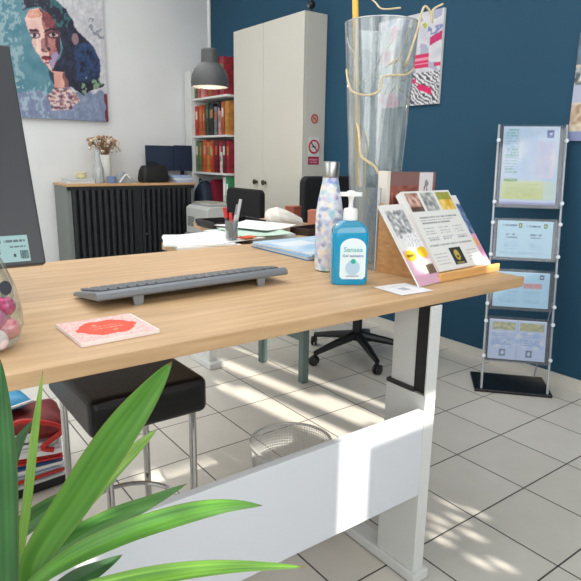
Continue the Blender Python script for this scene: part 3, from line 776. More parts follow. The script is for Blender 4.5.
# ================================================================== LEFT REAR: SIDEBOARD
sb = thing('tambour_sideboard', 'black tambour-fronted sideboard with oak top against white wall', 'sideboard', (0, 0, 0))
SX0, SX1, SY0, SY1, SZ = 1.205, 2.205, 4.27, 4.605, .806
MB().box(SX0, SX1, SY0 + .02, SY1, .02, SZ - .02).build('carcass', mat('carcass_grey', (118, 124, 122), .5), sb, bevel=.003)
MB().box(SX0 + .01, SX1 - .01, SY0 + .03, SY1 - .02, .002, .02).build('plinth', M_BLACKPL, sb)
MB().box(SX0 - .006, SX1 + .006, SY0 - .002, SY1 + .002, SZ - .018, SZ).build('top', mat_wood('sideboard_top', (212, 172, 128), (190, 146, 102)), sb, bevel=.002)
TAM = mat('tambour_black', (28, 32, 36), .42)
def tambour(x0, x1, n):
    b = MB(); w = (x1 - x0) / n
    for k in range(n):
        a = x0 + k * w
        b.prism([(a, SY0 + .019), (a + w * .12, SY0 + .003), (a + w * .55, SY0), (a + w * .75, SY0 + .006), (a + w, SY0 + .019)], .04, SZ - .045, 'z')
    return b.build('tambour_door', TAM, sb)
tambour(SX0 + .03, 1.69, 10); tambour(1.75, SX1 - .025, 10)
MB().box(1.69, 1.75, SY0 + .004, SY0 + .019, .04, SZ - .045).build('centre_post', TAM, sb, bevel=.002)
MB().box(SX0, SX1, SY0 + .006, SY0 + .0195, SZ - .045, SZ - .0185).build('top_rail', TAM, sb)
MB().lathe([(.0001, 0), (.009, 0), (.009, .006), (.0001, .006)], 16, M=Matrix.Rotation(PI / 2, 4, 'X'), c=(1.78, SY0 - .0005, .42), cap=False).build('lock', M_CHROME, sb)
ZS = SZ + .0006
for k, (w, c, lab) in enumerate(((.20, (214, 214, 210), 'white paper pile lowest on left end of the sideboard'), (.17, (196, 202, 206), 'pale grey booklet on the paper pile, sideboard left end'))):
    t = thing('paper_pile', lab, 'papers', (1.32 + .01 * k, 4.42, ZS + .0165 * k), R(5 * k), group='papers on the sideboard')
    MB().box(-w / 2, w / 2, -.1, .1, 0, .015).build('sheets', mat('pile_%d' % k, c, .8), t)
yb = thing('lidded_tub', 'small pale yellow rounded tub on the sideboard paper pile', 'tub', (1.355, 4.42, ZS + .0326))
MB().lathe([(.034, 0), (.038, .01), (.038, .03), (.033, .036)], 20).build('tub', mat('tub_yellow', (206, 196, 150), .6), yb, smooth=True)
MB().lathe([(.0395, .0365), (.0395, .044), (.03, .047)], 20).build('lid', mat('tub_lid', (220, 214, 180), .6), yb, smooth=True)
cf_ = thing('glass_carafe', 'slender clear glass carafe on the sideboard left of flowers', 'carafe', (1.462, 4.36, ZS))
b = MB(); b.lathe([(.0001, 0), (.040, .0), (.042, .01), (.040, .10), (.024, .16), (.019, .20), (.024, .235)], 28, cap=False); b.build('vessel', mat_clear('carafe_glass', (225, 232, 232), haze=.3, gloss=.25), cf_, smooth=True)
fv = thing('flower_vase', 'white ceramic vase holding dried flowers on sideboard', 'vase', (1.548, 4.45, ZS))
b = MB(); b.lathe([(.0001, 0), (.036, 0), (.043, .02), (.043, .17), (.038, .205), (.034, .205), (.034, .18), (.0001, .16)], 28, cap=False); b.build('body', mat('ceramic_white', (226, 224, 220), .4), fv, smooth=True)
df = thing('dried_bouquet', 'bunch of brown and cream dried flowers in the white vase', 'flowers', (1.548, 4.45, ZS + .165))
b = MB(); HEADS = []
for k in range(62):
    a = random.random() * 2 * PI; r_ = .115 * math.sqrt(random.random()); h = .16 - .35 * r_ + random.uniform(-.03, .03)
    px, py = r_ * math.cos(a), r_ * math.sin(a) * .8
    b.tube([(0, 0, 0), (px * .4, py * .4, h * .6), (px, py, h)], .0016, 4)
    HEADS.append((k % 3 or r_ < .05, (px, py, h), random.uniform(.009, .017), random.uniform(.7, 1.2)))
for k in range(26):
    a = random.random() * 2 * PI; r_ = .13 * (.6 + .4 * random.random()); HEADS.append((False, (r_ * math.cos(a), r_ * math.sin(a) * .6, .10 + random.uniform(-.04, .05)), .0105, 1))
b.build('stems', mat('stem_tan', (150, 118, 86), .8), df)
HB = mat('dried_brown', (166, 134, 108), .9, noise=.3, scale=60); HC = mat('dried_cream', (212, 200, 180), .9)
for brown, c_, r_, sz in HEADS: MB().ball(c_, r_, 5, sz=sz).build('flower_head', HB if brown else HC, df, smooth=True)
bc = thing('blue_cup', 'blue and white cup beside the vase on sideboard', 'cup', (1.548, 4.33, ZS))
b = MB(); b.lathe([(.0001, 0), (.03, 0), (.036, .05), (.034, .05), (.028, .004), (.0001, .004)], 20, cap=False); b.build('body', mat('cup_blue', (116, 140, 180), .4), bc, smooth=True)
gc = thing('grey_cloth', 'crumpled grey cloth draped on sideboard right of the vase', 'cloth', (1.665, 4.38, ZS))
b = MB(); b.add(*loft([[(x + .01 * nz(x * 20, y * 20, 3), y, max(0, z + .012 * nz(x * 22, y * 22, 1))) for x, y in rrect(w, d, min(w, d) * .3, 5, -.2 * z, 0)] for (w, d, z) in ((.19, .10, .0), (.15, .08, .028), (.09, .05, .055), (.035, .02, .085))]))
b.build('folds', mat('cloth_grey', (150, 154, 156), .9, noise=.15, scale=20), gc, smooth=True)
MB().tube(spline([(-.06, -.06, .0035), (-.02, -.055, .05), (.0, -.05, .062), (.03, -.05, .03)], 5), .006, 6).build('white_strap', M_WHITE, gc, smooth=True)
pb = thing('black_bag', 'black handbag slumped on the sideboard before the navy screen', 'bag', (1.90, 4.37, ZS))
b = MB(); b.add(*loft([[(x + .006 * nz(x * 15, y * 15, z * 20), y, z + .01 * nz(x * 15, y * 15, 8)) for x, y in rrect(w, d, .025, 5)] for (w, d, z) in ((.215, .12, .002), (.225, .13, .03), (.21, .12, .09), (.19, .09, .125), (.17, .06, .132))]))
b.build('body', mat('bag_black', (10, 10, 12), .6), pb, smooth=True)
MB().tube(spline([(-.06, -.02, .125), (-.05, -.03, .155), (.0, -.03, .150), (.05, -.02, .125)], 6), .006, 6).build('handle', mat('bag_black', (10, 10, 12), .6), pb, smooth=True)
NAVY = mat('navy_folder', (24, 42, 66), .5)
for k, (x0, w, h, y, z, lab) in enumerate(((1.90, .235, .20, 4.50, .085, 'dark navy flat screen standing on sideboard, left of two'), (2.13, .165, .205, 4.475, .085, 'dark navy flat screen standing on sideboard beside bookcase'))):
    t = thing('navy_screen', lab, 'screen', (x0 + w / 2, y, ZS), R(-4 + 7 * k), group='navy screens on the sideboard')
    MB().prism(rrect(w, h, .006, 3, 0, z + h / 2), 0, .016, 'y').build('panel', NAVY, t, bevel=.002)
    MB().box(-.015, .015, .0165, .03, .008, z + .08).build('neck', M_BLACKPL, t)
    MB().box(-.06, .06, -.02, .06, 0, .008).build('foot', M_BLACKPL, t, bevel=.002)
for k, (c, lab) in enumerate((((176, 190, 214), 'pale blue paper pile lowest at right end of sideboard'), ((206, 212, 220), 'white paper pile in middle at right end of sideboard'), ((150, 170, 205), 'blue booklet topmost at right end of sideboard'))):
    t = thing('paper_pile', lab, 'papers', (2.118 - .006 * k, 4.36, ZS + .0185 * k), R(4 - 6 * k), group='papers on the sideboard')
    MB().box(-.075, .075, -.085, .085, 0, .0175).build('sheets', mat('bluepile_%d' % k, c, .8), t)

# ================================================================== BOOKCASE + BOOKS
SH = mat('shelf_white', (216, 217, 214), .5)
bk = thing('bookcase', 'white open bookcase full of books between sideboard and cabinet', 'bookcase', (0, 0, 0))
MB().box(2.30, 2.53, 4.49, 4.60, .002, 1.685).build('side_panel', SH, bk, bevel=.002)
MB().box(2.40, 2.53, 3.935, 3.95, .002, 1.50).build('side_panel', SH, bk, bevel=.002)
MB().box(2.532, 2.54, 3.935, 4.60, .05, 1.685).build('back_panel', SH, bk)
SHZ = (1.470, 1.176, .886, .585, .3)
for z in SHZ: MB().box(2.318, 2.53, 3.951, 4.489, z - .016, z).build('shelf', SH, bk, bevel=.001)
ORD = ['first', 'second', 'third', 'fourth', 'fifth', 'sixth', 'seventh', 'eighth', 'ninth', 'tenth', 'eleventh', 'twelfth', 'thirteenth', 'fourteenth']
CN = {'orange': (180, 84, 48), 'scarlet': (164, 56, 44), 'white': (206, 204, 196), 'dark green': (44, 58, 46), 'black': (26, 27, 30), 'grey': (112, 114, 118), 'pink': (196, 140, 140), 'rust': (150, 78, 44),
      'olive': (104, 108, 62), 'maroon': (92, 26, 36), 'crimson': (142, 38, 52), 'green': (84, 108, 76), 'ochre': (182, 124, 60), 'coral': (188, 92, 80)}
def books(z, specs, shelfname, xf=2.335):
    y = 4.486
    for k, (cn, th, h) in enumerate(specs):
        c = CN[cn]
        t = thing('book', '%s spined book, %s from the left on the %s of bookcase' % (cn, ORD[k], shelfname), 'book', (xf + .008 * ((k * 7) % 3), y - th / 2, z + .0006), group='books on the ' + shelfname)
        MB().box(.002, .15, -th / 2 + .001, th / 2 - .001, .002, h - .003).build('pages', M_WHITE, t)
        b = MB(); b.box(-.0015, .0015, -th / 2, th / 2, 0, h); b.box(.0016, .152, -th / 2, -th / 2 + .0009, 0, h); b.box(.0016, .152, th / 2 - .0009, th / 2, 0, h)
        b.build('cover', mat('book_' + cn.replace(' ', '_'), c, .55, noise=.35, scale=28), t)
        c2 = CN[['white', 'ochre', 'orange', 'pink', 'green'][k % 5]]
        MB().box(-.0022, -.0016, -th * .3, th * .3, h * .55, h * .82).build('title_band', mat('band_%d' % (k % 5), c2, .6), t)
        y -= th + .0012
books(1.470, [('green', .035, .135), ('coral', .04, .15), ('dark green', .03, .13), ('pink', .045, .14), ('coral', .04, .15), ('olive', .035, .135), ('rust', .05, .15), ('crimson', .085, .285), ('maroon', .045, .28), ('crimson', .06, .275)], 'top shelf')
books(1.176, [('scarlet', .05, .235), ('orange', .052, .24), ('white', .03, .205), ('rust', .026, .21), ('dark green', .052, .25), ('dark green', .04, .235), ('black', .046, .24), ('grey', .042, .215), ('black', .036, .25), ('pink', .03, .18), ('rust', .042, .245), ('ochre', .05, .25)], 'second shelf')
books(.886, [('green', .045, .25), ('olive', .04, .24), ('rust', .04, .235), ('orange', .05, .255), ('ochre', .036, .24), ('orange', .052, .25), ('scarlet', .03, .23), ('maroon', .058, .255), ('crimson', .046, .25), ('white', .022, .16), ('maroon', .045, .25), ('crimson', .04, .245)], 'third shelf')
# lower compartment: navy bag, maroon folder, white and green binders
nb = thing('navy_bag', 'dark navy soft bag leaning in the lower bookcase shelf', 'bag', (2.36, 4.36, .586))
b = MB(); b.add(*loft([[(x, y + .1 * z, z) for x, y in rrect(w, d, .03, 5)] for (w, d, z) in ((.12, .15, .001), (.15, .20, .04), (.14, .18, .14), (.10, .10, .20), (.05, .04, .225))])); b.build('body', mat('bag_navy', (30, 42, 62), .7), nb, smooth=True)
MB().tube(spline([(-.02, 0, .2), (-.05, .02, .245), (-.03, .05, .2)], 5), .006, 6).build('handle', mat('bag_navy', (30, 42, 62), .7), nb, smooth=True)
mf = thing('maroon_folder', 'maroon ring folder leaning right beside the navy bag', 'folder', (2.35, 4.19, .5865), rx=R(-14))
MB().box(0, .15, -.03, .03, .012, .245).build('cover', mat('folder_maroon', (122, 26, 46), .5), mf, bevel=.002)
for k, (y, cn, c, lab) in enumerate(((4.03, 'white', (214, 214, 210), 'white binder upright beside the cream cabinet in lower shelf'), (3.985, 'green', (60, 138, 92), 'green binder upright nearest the cream cabinet in lower shelf'))):
    t = thing('ring_binder', lab, 'binder', (2.34, y, .5865), group='binders in the lower shelf')
    MB().box(0, .16, -.02, .02, 0, .27).build('cover', mat('binder_' + cn, c, .5), t, bevel=.002)
    MB().lathe([(.009, 0), (.009, .002)], 14, M=Matrix.Rotation(-PI / 2, 4, 'Y'), c=(-.0005, 0, .05)).build('finger_ring', M_STEEL, t)
    MB().box(-.0015, -.0005, -.012, .012, .13, .22).build('spine_label', M_WHITE, t)
# printer on a low unit in front of the lower shelves
lu = thing('low_cabinet', 'low grey cabinet carrying the white printer, behind the desks', 'cabinet', (2.18, 3.99, 0))
MB().box(-.12, .12, -.19, .18, .002, .425).build('carcass', mat('low_cabinet_grey', (150, 152, 150), .5), lu, bevel=.003)
dd = MB().box(-.128, -.121, -.18, .17, .03, .41).build('door', mat('low_cabinet_grey', (150, 152, 150), .5), lu, bevel=.001)
MB().box(-.14, -.1285, -.16, -.14, .2, .3).build('handle', M_STEEL, dd)
pr_ = thing('printer', 'white desktop printer with vent slots beneath the bookcase', 'printer', (2.18, 3.985, .4258))
b = MB(); b.prism([(-.115, 0), (.115, 0), (.115, .22), (-.085, .22), (-.115, .2)], -.18, .17, 'y'); b.build('body', mat('printer_white', (196, 198, 196), .5), pr_, bevel=.008)
b = MB()
for k in range(7): b.box(-.1175, -.1155, .03, .14, .06 + .011 * k, .066 + .011 * k)
b.build('vent', mat('vent_grey', (110, 112, 112), .6), pr_)
MB().box(-.08, .11, -.15, .14, .2205, .232).build('scanner_lid', mat('printer_lid', (168, 170, 170), .5), pr_, bevel=.003)
for k, (a, lab) in enumerate(((3, 'white document with dark edge lying on the printer lid'), (16, 'loose white sheet lying across the printer top'))):
    t = MB().box(-.07, .07, -.1, .1, 0, .006).build('loose_document', mat('doc_%d' % k, (206 - 40 * k, 206 - 44 * k, 202 - 50 * k), .7)); t.location = (2.19, 3.98 + .02 * k, .659 + .0065 * k); t.rotation_euler.z = R(a)
    tag(t, lab, 'paper', 'documents on the printer')

# ================================================================== TALL CABINET
CX, CY0, CY1, CZ = 2.357, 3.057, 3.905, 1.90
tc_ = thing('tall_cabinet', 'tall cream two-door cabinet against the blue wall', 'cabinet', (0, 0, 0))
MB().box(CX + .018, XB - .003, CY0, CY1, .002, CZ).build('carcass', M_CABINET, tc_, bevel=.002)
for (y0, y1, hy) in ((CY0 + .001, 3.512, 3.475), (3.515, CY1 - .001, 3.585)):
    d = MB().box(CX, CX + .0175, y0, y1, .06, CZ - .001).build('door', M_CABINET, tc_, bevel=.0015)
    b = MB(); mx = Matrix.Rotation(-PI / 2, 4, 'Y'); b.lathe([(.010, 0), (.012, .003), (.008, .012), (.018, .02), (.018, .028), (.008, .031)], 20, M=mx, c=(CX - .001, hy, .838)); b.build('knob', mat('knob_brown', (70, 62, 50), .4, .5), d, smooth=True)
def nosign(zc, r, label, plate):
    t = thing('prohibition_sign', label, 'sign', (2.452, CY0 - .0005, zc), group='prohibition signs on the cabinet side')
    if plate: MB().box(-.046, .044, -.0012, 0, -.062, .062).build('plate', mat('sign_plate', (222, 222, 220), .5), t)
    RED = mat('sign_red', (188, 44, 66), .5)
    MB().lathe([(.0001, 0), (r * .84, 0), (r * .84, .0006), (.0001, .0006)], 32, M=Matrix.Rotation(PI / 2, 4, 'X'), c=(0, -.0013, 0), cap=False).build('disc', mat('sign_disc' + ('' if plate else '_tan'), (226, 222, 220) if plate else (222, 176, 150), .5), t)
    MB().tube([(r * math.cos(2 * PI * k / 32), -.0018, r * math.sin(2 * PI * k / 32)) for k in range(32)], r * .14, 6, closed=True).build('ring', RED, t)
    M45 = Matrix.Rotation(R(45), 4, 'Y')
    MB().box(-r * .9, r * .9, -.0042, -.0024, -r * .09, r * .09, M=M45).build('slash', mat('sign_dark', (60, 34, 42), .5) if plate else RED, t)
    b = MB()
    b.box(-r * .5, r * .25, -.0023, -.0021, -r * .12, r * .06); b.box(r * .28, r * .42, -.0023, -.0021, -r * .12, r * .06); b.tube([(r * .35, -.0022, r * .12), (r * .45, -.0022, r * .25), (r * .36, -.0022, r * .38)], r * .04, 4)
    b.build('pictogram', mat('sign_black', (30, 30, 32), .5), t)
    if plate:
        cp_ = MB().box(-.046, .044, -.0014, -.0002, -.115, -.064).build('caption_plate', mat('sign_caption', (176, 44, 84), .5), t)
        text('lettering', 'INTERDIT', .0155, mat('sign_letter', (236, 214, 222), .5), cp_, (-.001, -.0017, -.084))
        text('lettering', 'DE FUMER', .0125, mat('sign_letter', (236, 214, 222), .5), cp_, (-.001, -.0017, -.101))
nosign(1.262, .026, 'small round tan prohibition sticker high on cabinet side', False)
nosign(1.086, .040, 'prohibition sign with pink caption on cabinet side', True)
wc = thing('webcam', 'small black camera sitting atop the cream cabinet corner', 'camera', (2.44, 3.10, CZ + .0006))
MB().lathe([(.022, 0), (.022, .008), (.008, .012), (.008, .03)], 16).build('stand', M_BLACKPL, wc)
MB().ball((0, 0, .05), .026, 10).build('body', M_BLACKPL, wc, smooth=True)
MB().lathe([(.010, .0), (.010, .004)], 14, M=Matrix.Rotation(R(-115), 4, 'Y') @ Matrix.Translation((0, 0, .024)), c=(0, 0, .05)).build('lens', mat('lens_grey', (120, 124, 130), .2), wc)

# ================================================================== PENDANT LAMP
pl = thing('pendant_lamp', 'dark grey metal pendant lamp hanging near the room corner', 'lamp', (1.492, 2.702, 1.352))
b = MB(); b.lathe([(.092, 0), (.094, .02), (.090, .055), (.076, .085), (.055, .105), (.042, .115), (.041, .175), (.036, .18), (.0001, .182)], 40, cap=False)
b.lathe([(.089, .001), (.091, .02), (.087, .054), (.073, .083), (.053, .102), (.0001, .105)], 40, cap=False)
SHADE = mat('lamp_grey', (74, 76, 76), .5)
b.build('lamp_shade', SHADE, pl, smooth=True)
MB().lathe([(.0001, .099), (.052, .099), (.070, .083), (.083, .058), (.0835, .060), (.071, .0845), (.053, .1005), (.0001, .1005)], 40, cap=False).build('inner_reflector', mat('lamp_inner', (240, 232, 215), .4, emit=(255, 232, 196), emit_s=1.2), pl, smooth=True)
MB().ball((0, 0, .048), .03, 10).build('bulb', mat('bulb_glow', (255, 240, 215), .3, emit=(255, 226, 180), emit_s=9), pl, smooth=True)
MB().tube([(0, 0, .182), (0, 0, CEIL - 1.352 - .02)], .0085, 8).build('cord', mat('cord_grey', (168, 168, 166), .6), pl)
MB().lathe([(.05, CEIL - 1.352 - .022), (.05, CEIL - 1.352 - .001)], 20).build('ceiling_rose', M_WHITEPL, pl)
pd = bpy.data.lights.new('lamp_point', 'POINT'); pd.energy = 3.5; pd.color = (1, .88, .7); pd.shadow_soft_size = .03
po = bpy.data.objects.new('lamp_point', pd); COL.objects.link(po); po.location = (1.492, 2.702, 1.364)

# ================================================================== PICTURES
def paintfn(u, v):
    # in photo-crop units: x 0..495, y 0..560 with the left part hidden
    d = (1 - u) * .914; X = 495 - d * 4.645 * (128 + 24 * d); Y = 562 - 17 * (1 - u) - v * 607 * (1 + .13 * (1 - u))
    n1 = nz(X * .018, Y * .018, 1); n2 = .6 * nz(X * .035, Y * .022, 4) + .5 * nz(X * .09, Y * .06, 6); n3 = nz(X * .012, Y * .03, 8)
    wx, wy = X + 9 * nz(X * .03, Y * .03, 11), Y + 9 * nz(X * .03, Y * .03, 17)
    c = mixc((70, 122, 138), (94, 138, 150), max(0, min(1, .5 + n1)))
    if wx < 110 and n2 > .05: c = mixc(c, (170, 186, 192), .55)
    if wx > 300 or (wy < 40 and wx > 230): c = mixc((180, 180, 186), (206, 205, 208), max(0, min(1, .5 + n2)))
    if wx > 400 and 90 < wy < 180 and n2 > .12: c = (132, 138, 150)
    low = 430 + 25 * n3
    if wy > low: c = mixc((112, 124, 152), (138, 150, 176), max(0, min(1, .5 + n2)))
    if wy > 380 and wx < 230 and n2 > .1: c = mixc(c, (158, 186, 196), .6)
    hair = [(140, -60), (122, 20), (128, 62), (150, 50), (200, 40), (250, 70), (275, 110), (295, 170), (300, 230), (285, 270), (250, 300), (232, 325), (228, 345), (238, 380), (262, 405), (300, 398), (338, 405), (390, 440), (425, 408), (480, 402), (492, 385), (462, 370), (474, 300), (462, 250), (424, 190), (372, 150), (352, 90), (312, 30), (262, -10), (255, -60)]
    if inpoly(wx, wy, hair):
        c = mixc((20, 22, 38), (40, 46, 70), max(0, min(1, .5 + n2)))
        if wx > 352 + 30 * n2 and 200 < wy < 372: c = mixc(c, (40, 74, 122), max(0, min(.75, .55 + n2)))
        if wx > 230 and wy < 130 and n2 > .1: c = mixc(c, (46, 112, 112), .7)
        if wx < 200 and wy < 60 and n2 > .15: c = mixc(c, (150, 172, 184), .7)
        if wx > 380 and wy > 350 and n2 > .1: c = (120, 146, 120)
    neck = [(225, 322), (250, 330), (300, 330), (318, 400), (350, 440), (372, 470), (300, 512), (232, 510), (208, 452), (246, 402)]
    if inpoly(wx, wy, neck):
        c = mixc((204, 142, 130), (226, 176, 160), max(0, min(1, .5 + n1)))
        if wx > 295: c = mixc(c, (96, 54, 64), .75)
        if wy > 405:
            n4 = nz(X * .045, Y * .075, 21) + .5 * nz(X * .12, Y * .12, 9); c = mixc((196, 176, 178), (216, 196, 192), .5 + n4) if n4 > .08 else ((170, 112, 106) if n4 > -.14 else ((124, 126, 156) if n4 > -.3 else (96, 56, 62)))
    if inpoly(wx, wy, [(225, 322), (252, 340), (246, 395), (236, 380)]): c = (38, 60, 76)
    face = [(134, 92), (150, 60), (200, 46), (250, 70), (276, 110), (292, 170), (292, 230), (266, 290), (236, 326), (206, 292), (180, 250), (155, 200), (140, 140)]
    if inpoly(wx, wy, face):
        c = mixc((214, 172, 164), (230, 196, 184), max(0, min(1, .5 + n1 + .5 * n2)))
        if wx > 215 + .1 * (wy - 100): c = mixc((150, 92, 92), (176, 118, 112), max(0, min(1, .5 + n2)))
        if inpoly(wx, wy, [(205, 50), (250, 70), (276, 110), (290, 165), (262, 140), (232, 130), (216, 90)]): c = mixc((96, 46, 56), (140, 70, 72), max(0, min(1, .5 + n2)))
        if inpoly(wx, wy, [(272, 120), (292, 170), (292, 230), (276, 260), (268, 200)]): c = (64, 34, 48)
        if inpoly(wx, wy, [(246, 250), (272, 240), (276, 262), (250, 310), (236, 312)]): c = (156, 142, 176)
        if inpoly(wx, wy, [(148, 60), (205, 50), (212, 84), (170, 88), (142, 92)]): c = mixc((196, 130, 104), (216, 160, 140), max(0, min(1, .5 + n2)))
        for (ex, ey, rx, ry, cc) in ((172, 168, 30, 18, (120, 84, 92)), (262, 164, 34, 18, (92, 54, 66)), (172, 170, 20, 8, (206, 188, 186)), (262, 166, 21, 8, (196, 176, 174)), (173, 168, 9, 9, (30, 30, 44)), (262, 165, 9, 9, (30, 26, 38)), (212, 210, 13, 30, (166, 116, 116)), (226, 196, 7, 34, (112, 64, 72)), (236, 230, 8, 9, (70, 40, 52)), (206, 234, 8, 5, (96, 56, 66)), (216, 240, 16, 5, (140, 92, 96)), (222, 270, 25, 11, (132, 44, 54)), (224, 266, 24, 3.2, (60, 20, 34)), (222, 292, 14, 5, (150, 96, 100))):
            if ((X - ex) / rx) ** 2 + ((Y - ey) / ry) ** 2 < 1: c = cc
        if inpoly(X, Y, [(148, 142), (188, 140), (196, 152), (150, 152)]) or inpoly(X, Y, [(222, 146), (250, 132), (290, 138), (288, 148), (250, 144), (224, 158)]): c = (44, 28, 42)
        if 180 < X < 190 and 180 < Y < 240: c = mixc(c, (240, 214, 204), .5)
    if ((X - 362) / 16) ** 2 + ((Y - 182) / 26) ** 2 < 1: c = (140, 112, 122)
    if wx > 484 and wy > 430: c = (112, 40, 56)
    return tuple(max(0, min(255, x + 10 * n2)) for x in c)
pw, ph = .914, .95
pt = thing('portrait_painting', 'large canvas portrait of a dark-haired woman on white wall', 'painting', (1.643 - pw / 2, YW - .0295, 1.262))
MB().box(-pw / 2, pw / 2, 0, .028, 0, ph).build('stretcher', mat('canvas_edge', (120, 110, 130), .7), pt)
canvas('painted_front', pw, ph, 165, 172, paintfn, pt, y=-.0008, rough=.6)

def pinkfn(u, v):
    n1 = nz(u * 6, v * 8, 2); n2 = nz(u * 18, v * 22, 5)
    c = mixc((190, 192, 202), (226, 224, 226), max(0, min(1, .5 + n1)))
    if n1 > .22: c = mixc(c, (130, 136, 172), .6)
    for (a, b_, ru, rv) in ((.27, .83, .07, .08), (.14, .60, .10, .07), (.30, .05, .12, .10), (.10, .10, .06, .05)):
        if ((u - a) / ru) ** 2 + ((v - b_) / rv) ** 2 < 1 + n2 * 1.5: c = mixc((206, 70, 130), (232, 150, 180), max(0, min(1, .5 + 2 * n2)))
    if .60 < u < .83 and .40 < v < .56:
        c = (206, 36, 92)
        if abs(v - .50) < .012 or abs(v - .45) < .008: c = (226, 150, 170)
    if .82 < u < 1 and .63 + .3 * (u - .82) < v < .72 + .3 * (u - .82): c = (190, 30, 100)
    if .78 < u and .74 < v < .84 and n2 > 0: c = (128, 134, 180)
    if .9 < u and .40 < v < .45: c = (196, 50, 100)
    if v < .36 and u > .5:
        s = (u * 1.1 + v * 1.6) * 13 + .9 * n1 + .5 * n2
        c = (226, 224, 226) if (s % 1) < .5 else (66, 70, 84)
        if .68 < u < .9 and .10 < v - .35 * (.9 - u) < .17: c = (210, 24, 96)
        if .58 < u < .66 and .24 < v < .30: c = (206, 40, 100)
    return c
pk = thing('abstract_picture', 'white and magenta abstract canvas on blue wall behind vase', 'picture', (XB - .0165, 2.113 + .234, 1.305), R(-90))
MB().box(-.234, .234, 0, .015, 0, .468).build('stretcher', M_WHITE, pk)
canvas('painted_front', .468, .468, 100, 100, pinkfn, pk, y=-.0006)
def rpic(u, v):
    n1 = nz(u * 7, v * 9, 4); n2 = nz(u * 20, v * 22, 2)
    c = mixc((196, 178, 150), (224, 214, 198), max(0, min(1, .5 + n2)))
    if .16 < v < .34 : c = mixc((166, 138, 110), (206, 188, 166), max(0, min(1, .5 + 1.4 * n2)))
    if .36 < v < .52: c = (176, 184, 206)
    if .52 < v < .7: c = mixc((70, 84, 90), (214, 210, 200), max(0, min(1, .5 + 1.6 * n2)))
    if v > .7: c = mixc((110, 132, 150), (60, 74, 84), max(0, min(1, .5 + n1)))
    if v < .085: c = (140, 150, 190)
    return c
rp_ = thing('photo_picture', 'sandy street photograph canvas cropped at right edge of frame', 'picture', (XB - .0165, 1.382 - .2, 1.105), R(-90))
MB().box(-.2, .2, 0, .015, 0, .44).build('stretcher', M_WHITE, rp_)
canvas('printed_front', .4, .44, 60, 60, rpic, rp_, y=-.0006)

# ================================================================== FLOOR BROCHURE STAND
fs_ = thing('brochure_stand', 'clear acrylic brochure stand with four tiers on black base', 'display stand', (2.165, 1.449, 0.0015), R(-48.33))
ph = R(10.4)
def UP(t, u, off=0.0): return (t, u * math.sin(ph) - off * math.cos(ph), u * math.cos(ph) + off * math.sin(ph))
MB().prism([(-.03, -.012), (.30, -.012), (.30, .215), (-.03, .215)], 0, .012, 'z').build('base', mat('stand_base_black', (14, 16, 22), .3), fs_, bevel=.002)
ACR = mat_clear('post_acrylic', (220, 228, 236), haze=.42, gloss=.3)
TIERS = ((.84, 1.18), (.608, .769), (.388, .544), (.153, .33))
for t0 in (0, .28):
    ps = MB().tube([UP(t0, .012), UP(t0, 1.19)], .0055, 10).build('post', ACR, fs_, smooth=True)
    for (u0, u1) in TIERS:
        for u in (u0 + .01, u1 - .01 if u1 < 1 else u1 - .06):
            MB().tube([UP(t0, u, .004), UP(t0, u, .014)], .0085, 10).build('clip', mat('clip_white', (222, 228, 234), .25), ps)
    MB().tube([(t0 + (.02 if t0 == 0 else -.02), .20, .012), UP(t0 + (.006 if t0 == 0 else -.006), .42)], .003, 8).build('rear_strut', ACR, fs_)
PKT = mat_clear('pocket_acrylic', (248, 250, 252), haze=.03, gloss=.06)
MPK = Matrix.Rotation(-ph, 4, 'X')
for (u0, u1) in TIERS:
    b = MB(); b.box(.006, .274, .006, .008, u0 - .012, u1 + .012, M=MPK)
    b.box(.006, .274, -.018, -.016, u0 - .012, u1 - .004, M=MPK); b.box(.006, .274, -.016, .006, u0 - .014, u0 - .012, M=MPK)
    b.box(.006, .008, -.016, .006, u0 - .012, u1 + .0, M=MPK); b.box(.272, .274, -.016, .006, u0 - .012, u1, M=MPK)
    b.build('pocket', PKT, fs_)
    MB().box(.008, .272, .010, .014, u0 - .012, u1 + .006, M=MPK).build('pocket_back', mat('pocket_back_navy', (26, 40, 66), .5), fs_)
